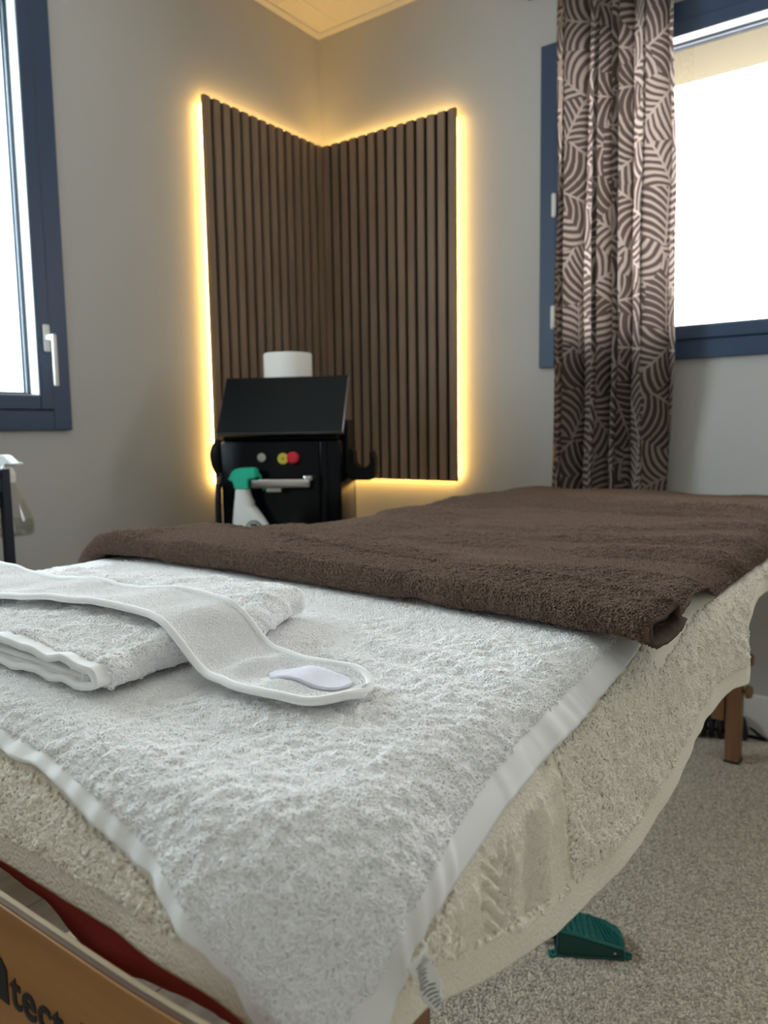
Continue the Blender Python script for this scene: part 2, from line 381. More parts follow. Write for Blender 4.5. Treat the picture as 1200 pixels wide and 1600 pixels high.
def build_window(name, axis, W, pane, reveal, label, hinge_z=None, handle=False):
    """casing, sash, white rebate, spacer, pane, outside reveal; d is depth towards the outside"""
    a0, a1, z0, z1 = W['a0'], W['a1'], W['z0'], W['z1']
    root = empty(name, (0, (a0+a1)/2, z0) if axis == 0 else ((a0+a1)/2, 0, z0)); tag(root, kind='structure'); root['label'] = label
    def P(a, d, z): return (-d, a, z) if axis == 0 else (a, d, z)
    def bx(bm, A, d0, d1, Z, bevel=0):
        p, q = P(A[0], d0, Z[0]), P(A[1], d1, Z[1])
        add_box(bm, [min(u, v) for u, v in zip(p, q)], [max(u, v) for u, v in zip(p, q)], bevel)
    def ring(bm, b0, b1, d0, d1, bevel=0):
        bx(bm, (a0+b0, a0+b1), d0, d1, (z0+b0, z1-b0), bevel); bx(bm, (a1-b1, a1-b0), d0, d1, (z0+b0, z1-b0), bevel)
        bx(bm, (a0+b1, a1-b1), d0, d1, (z0+b0, z0+b1), bevel); bx(bm, (a0+b1, a1-b1), d0, d1, (z1-b1, z1-b0), bevel)
    bm = bmesh.new(); ring(bm, 0.0, 0.052, -0.014, 0.0, 0.002); ring(bm, 0.0125, 0.052, 0.0, 0.05)
    part('casing', bm, M['navy'], root)
    bm = bmesh.new(); ring(bm, 0.0535, 0.090, -0.020, 0.03, 0.003); s = part('sash', bm, M['navy'], root)
    bm = bmesh.new(); ring(bm, 0.0885, 0.0925, -0.017, 0.022); part('glazing_rebate', bm, M['rebate'], root)
    bm = bmesh.new(); ring(bm, 0.0900, 0.0960, 0.0222, 0.0242); part('outer_gasket', bm, M['gasket'], root)
    bm = bmesh.new(); ring(bm, 0.0900, 0.0980, 0.0300, 0.0340); part('spacer_bar', bm, M['spacer'], root)
    bm = bmesh.new(); ring(bm, 0.0900, 0.1010, 0.0400, 0.0425); part('inner_gasket', bm, M['gasket'], root)
    bm = bmesh.new(); bx(bm, (a0+0.090, a1-0.090), 0.026, 0.029, (z0+0.090, z1-0.090)); part('pane', bm, pane, root)
    # outside reveal of the wall opening
    bm = bmesh.new(); g = 0.012
    bx(bm, (a0+g, a0+g+0.06), 0.052, WT, (z0+g, z1-g)); bx(bm, (a1-g-0.06, a1-g), 0.052, WT, (z0+g, z1-g))
    bx(bm, (a0+g, a1-g), 0.052, WT, (z1-0.10, z1-g)); bx(bm, (a0+g, a1-g), 0.052, WT, (z0+g, z0+0.08))
    part('outer_reveal', bm, reveal, root)
    if hinge_z:
        for z in hinge_z:
            bm = bmesh.new(); bx(bm, (a0+0.046, a0+0.058), -0.034, -0.0205, (z, z+0.07), 0.004); part('hinge', bm, M['plastic_white'], root, smooth=True)
    if handle:
        zc = 1.135; ac = a1-0.066
        bm = bmesh.new(); bx(bm, (ac-0.009, ac+0.009), -0.027, -0.0205, (zc-0.035, zc+0.035), 0.003); h = part('handle_plate', bm, M['plastic_white'], root, smooth=True)
        bm = bmesh.new(); bx(bm, (ac-0.007, ac+0.007), -0.058, -0.027, (zc-0.007, zc+0.007), 0.003); bx(bm, (ac-0.006, ac+0.006), -0.062, -0.052, (zc-0.125, zc+0.008), 0.004)
        part('handle_lever', bm, M['plastic_white'], root, smooth=True)
    return root
build_window('window_1', 0, WL, M['pane_teal'], M['reveal_white'], 'navy framed window with white lever handle on the left wall', handle=True)
build_window('window_2', 1, WR, M['pane'], M['wall_ext'], 'navy framed window partly behind the leaf print curtain', hinge_z=(1.187, 1.52))
# light portals in the two openings (they only guide the sampling of the sky)
def portal(loc, rot, sx, sy):
    l = bpy.data.lights.new('sky_portal', 'AREA'); l.shape = 'RECTANGLE'; l.size = sx; l.size_y = sy; l.cycles.is_portal = True
    o = bpy.data.objects.new('sky_portal', l); col.objects.link(o); o.location = loc; o.rotation_euler = rot
portal((-0.20, (WL['a0']+WL['a1'])/2, (WL['z0']+WL['z1'])/2), (0, -PI/2, 0), WL['z1']-WL['z0'], WL['a1']-WL['a0'])
portal(((WR['a0']+WR['a1'])/2, 0.20, (WR['z0']+WR['z1'])/2), (-PI/2, 0, 0), WR['a1']-WR['a0'], WR['z1']-WR['z0'])

# ---------------------------------------------------------------- slat panels with led backlight
PB, PT = 0.705, 1.920
def slat_panel(axis, label):
    root = empty('slat_panel', (0.02, -0.3, PB) if axis == 0 else (0.3, -0.02, PB)); tag(root, label, 'wall panel', 'slatted wood panels in the corner')
    def P(a, d, z): return (d, -a, z) if axis == 0 else (a, -d, z)
    def bx(a0, a1, d0, d1, z0, z1, bevel=0, bm=None):
        p, q = P(a0, d0, z0), P(a1, d1, z1)
        return add_box(bm or bmesh.new(), [min(u, v) for u, v in zip(p, q)], [max(u, v) for u, v in zip(p, q)], bevel, 1)
    s0 = 0.040 if axis == 0 else 0.0385
    part('backing', bx(0.022 if axis == 0 else 0.0275, 0.6, 0.0235, 0.0272, PB, PT), M['felt'], root)
    pitch = (0.6-s0-0.027)/13
    for k in range(14):
        a = s0 + k*pitch
        part('slat', bx(a, a+0.027, 0.0272, 0.0385, PB, PT, 0.0008), M['slat'], root)
    bm = bmesh.new()
    bx(0.588, 0.592, 0.008, 0.022, PB+0.012, PT-0.02, 0, bm)
    bx(s0, 0.586, 0.008, 0.022, PT-0.012, PT-0.008, 0, bm)
    bx(s0, 0.586, 0.008, 0.022, PB+0.008, PB+0.012, 0, bm)
    part('led_strip', bm, M['led'], root)
slat_panel(0, 'backlit brown slat panel on the left wall of the corner')
slat_panel(1, 'backlit brown slat panel on the window wall of the corner')

# ---------------------------------------------------------------- massage table: drape surface
TX0, TX1, TY0, TY1, ZT = 0.930, 1.715, -2.055, -0.170, 0.693
RC, RE = 0.070, 0.045
def drape(fx, fy, t, ex=0.0):
    """a flat cloth laid on the table top, sagging over its rounded edges; t = height of this layer"""
    qx = np.clip(fx, TX0+RC, TX1+ex-RC); qy = np.clip(fy, TY0+RC, TY1-RC)
    vx, vy = fx-qx, fy-qy; d = np.hypot(vx, vy); dn = np.maximum(d, 1e-9); nx, ny = vx/dn, vy/dn
    d0 = RC-RE; rr = RE+t; s = np.maximum(d-d0, 0); te = 1.50
    th = np.minimum(s/rr, te); s2 = np.maximum(s-rr*te, 0)
    rho = np.where(d <= d0, d, d0 + rr*np.sin(th) + s2*math.cos(te))
    z = ZT + t - rr*(1-np.cos(th)) - s2*math.sin(te)
    return np.stack([qx+nx*rho, qy+ny*rho, z], -1), s, s2
def grid_normals(Pg):
    du = np.gradient(Pg, axis=0); dv = np.gradient(Pg, axis=1); n = np.cross(du, dv)
    n /= np.maximum(np.linalg.norm(n, axis=-1, keepdims=True), 1e-12)
    return n
def grid_mesh(name, Pg, dens=None, flip=False, mats=None, matidx=None):
    a, b = Pg.shape[:2]
    me = bpy.data.meshes.new(name)
    idx = np.arange(a*b).reshape(a, b)
    q = np.stack([idx[:-1, :-1], idx[1:, :-1], idx[1:, 1:], idx[:-1, 1:]], -1).reshape(-1, 4)
    if flip: q = q[:, ::-1]
    me.vertices.add(a*b); me.vertices.foreach_set('co', Pg.reshape(-1).astype(np.float32))
    me.loops.add(q.size); me.loops.foreach_set('vertex_index', q.reshape(-1).astype(np.int32))
    me.polygons.add(len(q)); me.polygons.foreach_set('loop_start', np.arange(0, q.size, 4, dtype=np.int32))
    me.polygons.foreach_set('use_smooth', np.ones(len(q), bool))
    if mats:
        for m in mats: me.materials.append(m)
        if matidx is not None: me.polygons.foreach_set('material_index', matidx[:-1, :-1].reshape(-1).astype(np.int32))
    me.update(); me.validate()
    if dens is not None:
        at = me.attributes.new('pile_density', 'FLOAT', 'POINT'); at.data.foreach_set('value', dens.reshape(-1).astype(np.float32))
    return me
def solidify(o, th):
    m = o.modifiers.new('thickness', 'SOLIDIFY'); m.thickness = th; m.offset = -1

def pile(parent, me, density, mat, rad, tube, tilt=0.7, seed=1, sweep=200, seg=6, smin=0.7, smax=1.3):
    """terry loops: one tiny bent yarn on every scattered point of the cloth"""
    o = bpy.data.objects.new('pile', me); col.objects.link(o); o.parent = parent
    if parent.type == 'EMPTY' or True:
        o.matrix_parent_inverse = Matrix.Translation(parent.location).inverted()
    o['kind'] = 'stuff'
    ng = bpy.data.node_groups.new('terry_pile', 'GeometryNodeTree')
    ng.interface.new_socket('Geometry', in_out='INPUT', socket_type='NodeSocketGeometry'); ng.interface.new_socket('Geometry', in_out='OUTPUT', socket_type='NodeSocketGeometry')
    N = ng.nodes.new; L = ng.links.new
    gi = N('NodeGroupInput'); go = N('NodeGroupOutput')
    na = N('GeometryNodeInputNamedAttribute'); na.data_type = 'FLOAT'; na.inputs['Name'].default_value = 'pile_density'
    mu = N('ShaderNodeMath'); mu.operation = 'MULTIPLY'; mu.inputs[1].default_value = density; L(na.outputs['Attribute'], mu.inputs[0])
    dp = N('GeometryNodeDistributePointsOnFaces'); dp.distribute_method = 'RANDOM'; dp.inputs['Seed'].default_value = seed
    L(gi.outputs[0], dp.inputs['Mesh']); L(mu.outputs[0], dp.inputs['Density'])
    arc = N('GeometryNodeCurveArc'); arc.mode = 'RADIUS'; arc.inputs['Resolution'].default_value = seg; arc.inputs['Radius'].default_value = rad
    arc.inputs['Start Angle'].default_value = math.radians(-(sweep-180)/2); arc.inputs['Sweep Angle'].default_value = math.radians(sweep)
    cc = N('GeometryNodeCurvePrimitiveCircle'); cc.inputs['Resolution'].default_value = 5; cc.inputs['Radius'].default_value = tube
    cm = N('GeometryNodeCurveToMesh'); L(arc.outputs[0], cm.inputs['Curve']); L(cc.outputs[0], cm.inputs['Profile Curve'])
    tr = N('GeometryNodeTransform'); tr.inputs['Rotation'].default_value = (PI/2, 0, 0); L(cm.outputs[0], tr.inputs['Geometry'])
    ss = N('GeometryNodeSetShadeSmooth'); L(tr.outputs[0], ss.inputs['Geometry'])
    sm = N('GeometryNodeSetMaterial'); sm.inputs['Material'].default_value = mat; L(ss.outputs[0], sm.inputs['Geometry'])
    rv = N('FunctionNodeRandomValue'); rv.data_type = 'FLOAT_VECTOR'; rv.inputs[0].default_value = (-tilt, -tilt, 0); rv.inputs[1].default_value = (tilt, tilt, 2*PI)
    er = N('FunctionNodeEulerToRotation'); L(rv.outputs[0], er.inputs[0])
    rr = N('FunctionNodeRotateRotation'); rr.rotation_space = 'LOCAL'; L(dp.outputs['Rotation'], rr.inputs[0]); L(er.outputs[0], rr.inputs[1])
    rs = N('FunctionNodeRandomValue'); rs.data_type = 'FLOAT'; rs.inputs[2].default_value = smin; rs.inputs[3].default_value = smax
    ip = N('GeometryNodeInstanceOnPoints'); L(dp.outputs['Points'], ip.inputs['Points']); L(sm.outputs[0], ip.inputs['Instance']); L(rr.outputs[0], ip.inputs['Rotation']); L(rs.outputs[1], ip.inputs['Scale'])
    L(ip.outputs[0], go.inputs[0])
    md = o.modifiers.new('pile', 'NODES'); md.node_group = ng
    return o

def cloth_wave(fx, fy, s, seed, amp=0.004, hang=0.010, fs=7.0):
    """soft lumps on the top and folds in the hanging part"""
    w = amp*fbm(fx*fs, fy*fs*1.4, seed, 3)
    return w + hang*sstep(0.02, 0.14, s)*fbm(fy*9+fx*9, fx*2.0-fy*2.0, seed+40, 2)

table = empty('massage_table', (1.32, -1.1, 0.0)); tag(table, 'wooden massage table with burgundy padding hidden under towels', 'massage table')
# padding cover
gx = np.linspace(TX0-0.02, TX1+0.02, 120); gy = np.linspace(TY0-0.051, TY1+0.02, 240)
fx, fy = np.meshgrid(gx, gy, indexing='ij')
edge = np.where(fy < TY0, (TY0-fy)/0.051, 0)
fy2 = fy - edge*(0.006 + 0.011*np.exp(-((fx-1.565)/0.035)**2) - 0.006*sstep(1.50, 1.44, fx) + 0.004*fbm(fx*22, fx*0+3, 3))
Pp, s, s2 = drape(fx, fy2, 0.0)
Pp = Pp + grid_normals(Pp)*(0.0015*sstep(0.02, 0.1, s)*fbm(fx*25, fy*25, 8))[..., None]
o = link('padding_cover', grid_mesh('padding_cover', Pp), M['burgundy'], table); solidify(o, 0.004)
bm = box((TX0+0.05, TY0+0.05, ZT-0.055), (TX1-0.05, TY1-0.05, ZT-0.006), 0.015, 2); part('padding', bm, M['burgundy'], table, smooth=True)
part('base_board', box((TX0+0.02, TY0+0.02, ZT-0.070), (TX1-0.02, TY1-0.02, ZT-0.056), 0.002, 1), M['ply_light'], table)
for x in (TX0+0.09, TX1-0.13):
    part('side_rail', box((x, TY0+0.06, ZT-0.145), (x+0.03, TY1-0.02, ZT-0.071), 0.003, 1), M['beech'], table)
part('cross_rail', box((TX0+0.121, TY1-0.06, ZT-0.135), (TX1-0.131, TY1-0.035, ZT-0.071), 0.003, 1), M['beech'], table)
# legs: an outer leg with an inner extension and turned knobs
def leg(x, y, sx, knobs):
    z0 = 0.0068 if x > 1.15 else 0.0002
    part('leg', box((x-0.018, y-0.022, z0), (x+0.018, y+0.022, ZT-0.145), 0.004, 2), M['leg_wood'], table)
    xi = x - sx*0.038
    part('inner_leg', box((xi-0.016, y-0.018, 0.115), (xi+0.016, y+0.018, ZT-0.145), 0.004, 2), M['leg_wood'], table)
    for z in knobs:
        bm = bmesh.new(); mt = Matrix.Translation((x+sx*0.018, y, z)) @ Matrix.Rotation(PI/2*sx, 4, 'Y')
        add_lathe(bm, [(0.005, 0), (0.006, 0.004), (0.016, 0.008), (0.018, 0.014), (0.014, 0.022), (0.004, 0.024)], n=14, mat4=mt)
        part('leg_knob', bm, M['leg_wood'], table, smooth=True)
    bm = bmesh.new(); add_box(bm, (x-0.0195, y-0.0235, z0), (x+0.0195, y+0.0235, z0+0.008), 0.002, 1); part('rubber_foot', bm, M['rubber'], table)
leg(1.528, -0.200, 1, (0.20, 0.285)); leg(1.08, -0.200, -1, (0.20, 0.285)); leg(1.600, -1.84, 1, (0.2, 0.285)); leg(1.00, -1.955, -1, (0.2, 0.285))
p0 = pix(132, 1470, 0, 0.99); p1 = pix(95, 1520, 0, 0.86)
bm = bmesh.new(); add_box(bm, (-0.25, -0.014, -0.02), (0.25, 0.014, 0.02), 0.002, 1)
mid = Vector((0.985, -1.60, 0.20)); bm.transform(Matrix.Translation(mid) @ Matrix.Rotation(math.radians(82), 4, 'Z') @ Matrix.Rotation(math.radians(-14), 4, 'Y'))
part('brace', bm, M['ply_light'], table)
# curved end board with the maker's lettering
EBY = -2.088
def zt_board(x):
    return 0.6365 + 0.5*max(0, x-1.60)**2 + 0.06*max(0, 1.55-x)**2
xsb = np.linspace(TX0+0.02, TX1-0.012, 60)
poly = [(x, zt_board(x)) for x in xsb] + [(x, 0.47+0.05*((x-1.32)/0.38)**2) for x in xsb[::-1]]
bm = bmesh.new(); add_prism(bm, poly, EBY, EBY+0.0075); eb = part('end_board', bm, M['beech'], table)
for k, m in ((0, 'ply_dark'), (1, 'ply_light')):
    bm = bmesh.new(); rings = []
    y0 = EBY+0.0012+k*0.0029; y1 = y0+0.0026
    for x in xsb: z = zt_board(x); rings.append([(x, y0, z-0.001), (x, y1, z-0.001), (x, y1, z+0.0006), (x, y0, z+0.0006)])
    add_rings(bm, rings); bmesh.ops.recalc_face_normals(bm, faces=bm.faces[:]); link('ply_layer', mesh_from(bm, 'ply_layer'), M[m], eb)
def text_mesh(txt, size, extr, offset=0.0):
    c = bpy.data.curves.new('txt', 'FONT'); c.body = txt; c.size = size; c.extrude = extr; c.offset = offset; c.resolution_u = 6; c.space_character = 1.06
    t = bpy.data.objects.new('txt', c); col.objects.link(t)
    bpy.context.view_layer.update()
    me = bpy.data.meshes.new_from_object(t.evaluated_get(bpy.context.evaluated_depsgraph_get()))
    bpy.data.objects.remove(t); return me
me = text_mesh('tectake', 0.0300, 0.0004, 0.0005); me.materials.clear()
me.transform(Matrix.Translation((1.5225, EBY-0.0003, 0.5825)) @ Matrix.Rotation(PI/2, 4, 'X'))
link('lettering', me, M['ink'], eb)
bm = bmesh.new(); add_prism(bm, [(1.494, 0.602), (1.494, 0.5845), (1.500, 0.5805), (1.5195, 0.5805), (1.5195, 0.6005), (1.514, 0.6055), (1.507, 0.6055), (1.509, 0.5975), (1.502, 0.596)], EBY-0.0007, EBY+0.0002)
link('logo_mark', mesh_from(bm, 'logo_mark'), M['ink'], eb)

# ---------------------------------------------------------------- cream terry blanket
def white_right(y): return np.interp(y, [-2.2, -2.05, -2.02, -1.96, -1.90, -1.83, -1.73, -1.64, -1.5], [0.065, 0.058, 0.050, 0.036, 0.024, 0.017, 0.010, 0.002, -0.02])
def brown_right(y): return np.interp(y, [-1.75, -1.66, -1.61, -1.55, -1.42, -1.23, -1.0, -0.5, -0.1], [0.020, 0.030, 0.029, 0.020, 0.006, 0.006, 0.010, 0.030, 0.03])
def white_near(x): return np.interp(x, [0.9, 1.40, 1.50, 1.60, 1.66, 1.72, 1.80], [-0.006, -0.004, 0.002, 0.020, 0.044, 0.064, 0.080])
def interp(y, xs_, ys_): return np.interp(y, xs_, ys_)
gy = np.concatenate([np.arange(0, 0.42, 0.0018), np.linspace(0.42, 2.03, 260)])
nu = 330
gv = gy; gu = np.concatenate([np.linspace(0, 0.62, 90, endpoint=False), np.linspace(0.62, 1, nu-90)])
ynear, yfar = TY0-0.055, TY1+0.04
V = ynear + (yfar-ynear)*gv/gv[-1]
U, Vv = np.meshgrid(gu, V, indexing='ij')
hang = interp(Vv, [-2.14, -2.06, -1.993, -1.963, -1.857, -1.69, -1.507, -1.34, -1.29, -1.22, -1.126, -0.8, -0.3, -0.1], [0.07, 0.075, 0.080, 0.090, 0.118, 0.137, 0.118, 0.112, 0.118, 0.064, 0.044, 0.060, 0.07, 0.07])
fx = (TX0-0.06) + U*((TX1+hang)-(TX0-0.06)); fy = Vv
Pc, s, s2 = drape(fx, fy, 0.010)
n = grid_normals(Pc)
sx = np.maximum(fx-TX1, 0)
w = 0.004*fbm(fx*9, fy*9, 11, 3) + 0.008*sstep(0.02, 0.16, sx)*(vnoise(fy*6.5, sx*3+2, 21)+0.5*vnoise(fy*14, sx*5, 22))
w += 0.010*sstep(0.03, 0.1, sx)*np.exp(-((fy+1.29)/0.05)**2)
# lumpy pile of the near end
hem_side = (TX1+hang) - fx; hem_near = fy - ynear
nohem = sstep(0.020, 0.024, hem_side)*sstep(0.017, 0.020, hem_near)
w = np.maximum(w, -0.004)
w += 0.0030*nohem*fbm(fx*60, fy*60, 31, 2)*sstep(0.0, 0.03, s) + 0.0022*nohem*(fy < -0.9)*vnoise(fx*210, fy*210, 33)
# woven border bands across the side drape
bc = fy + 1.895
inb = (np.abs(bc) < 0.072) & (sx > 0.0)
q = bc
band = np.zeros_like(q)
for c0 in (-0.066, -0.052, -0.010+0.044, 0.062): band += 0.0016*np.exp(-((q-c0)/0.0022)**2)
cab = (np.abs(q+0.027) < 0.017)
band += np.where(cab, 0.0012*np.sign(np.sin((fx*1.0 + np.abs(q+0.027)*1.2)*2*PI/0.011)), 0)
cab2 = (np.abs(q-0.016) < 0.013)
band += np.where(cab2, 0.0010*np.sin(q*2*PI/0.0052), 0)
bandmask = sstep(0.072, 0.068, np.abs(bc))*sstep(0.0, 0.02, sx)*nohem
w = w*(1-0.5*bandmask) + 1.5*band*bandmask
uw = sstep(-0.012, -0.004, white_right(fy)-(fx-TX1))*sstep(-0.012, -0.005, fy-(TY0-white_near(fx)))*(fy < -1.49)
w = w*(1-uw) + uw*np.minimum(w, 0.0)
cov = (fy > -1.60)*sstep(0.006, -0.006, fx-TX1-brown_right(fy))
w = w*(1-cov) + cov*np.clip(w, -0.0025, -0.002)
w = np.maximum(w, -0.0025)
Pc = Pc + n*w[..., None]
under_white = (white_right(fy)-(fx-TX1) > 0.001) & (fy-(TY0-white_near(fx)) > 0.001) & (fy < -1.55)
under_brown = (fy > -1.60) & (fx-TX1 < brown_right(fy)-0.003)
vis = sstep(1.60, 1.64, fx)*(fy < -0.2) + (fy < -2.02)*(fx > 1.3)
dens = np.clip(vis, 0, 1)*nohem*(1-bandmask)*(~under_white)*(~under_brown)*sstep(-0.25, -1.4, fy)**0.5
blanket = empty('terry_blanket', (1.5, -1.1, ZT)); tag(blanket, 'cream terry blanket draped over the massage table side', 'blanket')
me = grid_mesh('cream_cloth', Pc, dens)
hemm = ((nohem < 0.5) | (bandmask > 0.5)).astype(int)
o = link('cloth', me, M['cream'], blanket); solidify(o, 0.003)
pile(blanket, me, 330000, M['cream_pile'], 0.00125, 0.0010, 0.6, seed=3, sweep=190, smin=0.6, smax=1.35)

# ---------------------------------------------------------------- white base towel
FX0, FX1, FY0, FY1 = 1.085, 1.474, -1.996, -1.755
nu, nv = 400, 300
U, Vq = np.meshgrid(np.linspace(0, 1, nu), np.linspace(0, 1, nv), indexing='ij')
x_left = TX0-0.05
fy_a = -1.50
fx0 = x_left + U*(TX1+0.05-x_left)
ylow = TY0 - white_near(fx0)
fy = ylow + Vq*(fy_a-ylow)
xr_ = TX1 + white_right(fy)
fx = x_left + U*(xr_-x_left)
fy = fy + 0.0022*vnoise(fx*45, fx*0, 59)*sstep(0.03, 0, Vq)*sstep(1.2, 1.5, fx)
hem_r = (1-U)*(xr_-x_left); hem_n = fy-ylow
Pw, s, s2 = drape(fx, fy, 0.0165)
n = grid_normals(Pw)
flatn = sstep(0.020, 0.024, hem_r)*sstep(0.010, 0.013, hem_n)
w = 0.003*fbm(fx*8, fy*11, 51, 3)
# soft creases beside the brown towel and near the right hem
cre = np.sin((fy+0.35*fx+0.02*vnoise(fx*9, fy*9, 52))*2*PI/0.052)
w += 0.0022*cre*np.exp(-((fy+1.79)/0.10)**2)*sstep(1.42, 1.55, fx)*sstep(1.74, 1.66, fx)
w += 0.0007*np.sin(fy*2*PI/0.021+5*vnoise(fy*20, fx*3, 55))*sstep(0.035, 0.012, hem_r)
w += 0.0008*np.sin(fx*2*PI/0.024+5*vnoise(fx*20, fy*3, 56))*sstep(0.022, 0.008, hem_n)
w += 0.0016*flatn*fbm(fx*170, fy*170, 57, 2) + 0.0009*flatn
w += 0.006*sstep(0.03, 0.09, s)*fbm(fx*14, fy*14, 58, 2)
w = np.maximum(w, -0.0025)
inf = sstep(FX0-0.04, FX0-0.01, fx)*sstep(FX1+0.03, FX1+0.01, fx)*sstep(FY0-0.03, FY0-0.01, fy)
ub = np.maximum(sstep(-1.73, -1.70, fy), inf)
w = w*(1-ub) + ub*np.clip(w*0.3, -0.002, 0.002)
Pw = Pw + n*w[..., None]
dens = flatn*sstep(1.0, 1.1, fx)*(fy < -1.60)
towel = empty('white_towel', (1.4, -1.85, ZT)); tag(towel, 'white terry towel spread flat over the near end of the table', 'towel')
me = grid_mesh('white_cloth', Pw, dens, mats=[M['white'], M['hem_white']], matidx=(flatn < 0.5))
o = link('cloth', me, None, towel); solidify(o, 0.003)
pile(towel, me, 950000, M['white_pile'], 0.00090, 0.00046, 0.8, seed=5, sweep=210, smin=0.7, smax=1.4)

# ---------------------------------------------------------------- brown towel
def brown_front(x): return interp(x, [0.85, 0.97, 1.15, 1.33, 1.47, 1.62, 1.74, 1.80], [-1.655, -1.655, -1.640, -1.650, -1.660, -1.672, -1.695, -1.70])
def brown_flap(x): return interp(x, [0.85, 1.09, 1.19, 1.35, 1.49, 1.65, 1.75, 1.8], [-1.43, -1.481, -1.509, -1.55, -1.574, -1.607, -1.628, -1.635])
RF = 0.0122; T_B = 0.0245
nu = 300
vv = np.concatenate([np.linspace(0, 0.10, 20, endpoint=False), np.linspace(0.10, 0.10+PI*RF, 24, endpoint=False), 0.10+PI*RF+np.linspace(0, 0.5, 170, endpoint=False), 0.10+PI*RF+np.linspace(0.5, 1.60, 180)])
U, Vb = np.meshgrid(np.linspace(0, 1, nu), vv, indexing='ij')
xl = TX0-0.085
fx_g = xl + U*(TX1+0.025-xl)
yf = brown_front(fx_g)
# arc-length path: under layer, half-round front edge, top layer
a1 = 0.10; a2 = 0.10+PI*RF
fyb = np.where(Vb < a1, yf+RF+(a1-Vb), np.where(Vb < a2, yf+RF-RF*np.sin((Vb-a1)/RF), yf+RF+(Vb-a2)))
tz = np.where(Vb < a1, 0.0, np.where(Vb < a2, RF-RF*np.cos((Vb-a1)/RF), 2*RF))
top = Vb >= a2
xr_ = TX1 + brown_right(fyb)
fx = xl + U*(xr_-xl)
flap_y = brown_flap(fx)
tz = np.where(top, tz - 0.0105*sstep(-0.002, 0.004, fyb-flap_y) - 0.0135*sstep(0.0, 0.30, fyb-flap_y), tz)
yspan_end = TY1+0.05
sc = np.where(top, 1.0, 1.0)
fyb = np.where(top, np.minimum(fyb, yspan_end+0.0*fyb), fyb)
Pb, s, s2 = drape(fx, fyb, T_B - 0.0095*sstep(-1.49, -1.33, fyb), 0.045*sstep(-1.30, -1.58, fyb))
Pb[..., 2] += tz
n = grid_normals(Pb)
topw = sstep(a2-0.02, a2+0.05, Vb)
w = topw*(0.0055*fbm(fx*5.5, fyb*7.5, 71, 3) + 0.010*np.exp(-((fyb+0.62)/0.22)**2-((fx-1.02)/0.16)**2))
w += topw*0.004*np.sin((fyb*1.0-0.5*fx)*2*PI/0.17+2*vnoise(fx*4, fyb*4, 75))*sstep(1.3, 1.6, fx)*sstep(-1.35, -1.2, fyb)
w += 0.0045*sstep(0.05, 0.0, np.abs(Vb-0.5*(a1+a2)))*fbm(fx*14, fx*0, 72, 2)
w += 0.006*sstep(a1-0.02, a2, Vb)*np.exp(-((fx-0.99)/0.05)**2)*np.exp(-((fyb+1.63)/0.05)**2)
w += 0.0014*fbm(fx*150, fyb*150, 73, 2) + 0.003*np.where(top, np.exp(-((fyb-flap_y+0.006)/0.005)**2), 0)
w = np.where(Vb < a2, np.clip(w, -0.002, 0.0018), np.maximum(w, -0.0012))
Pb = Pb + n*w[..., None]
brown = empty('brown_towel', (1.32, -0.9, ZT)); tag(brown, 'dark brown terry towel covering most of the massage table', 'towel')
dens = np.where(top & (np.abs(fyb-flap_y+0.001) < 0.004), 0.15, 1.0)*sstep(-0.35, -1.25, fyb)*sstep(a1-0.03, a1+0.002, Vb)*sstep(0.0, 0.02, (1-U))
keep = None
me = grid_mesh('brown_cloth', Pb, dens, mats=[M['brown'], M['brown_hem']], matidx=((1-U)*0.85 < 0.012))
o = link('cloth', me, None, brown); solidify(o, 0.003)
pile(brown, me, 380000, M['brown_pile'], 0.0011, 0.0007, 0.8, seed=7, sweep=200, smin=0.6, smax=1.3)

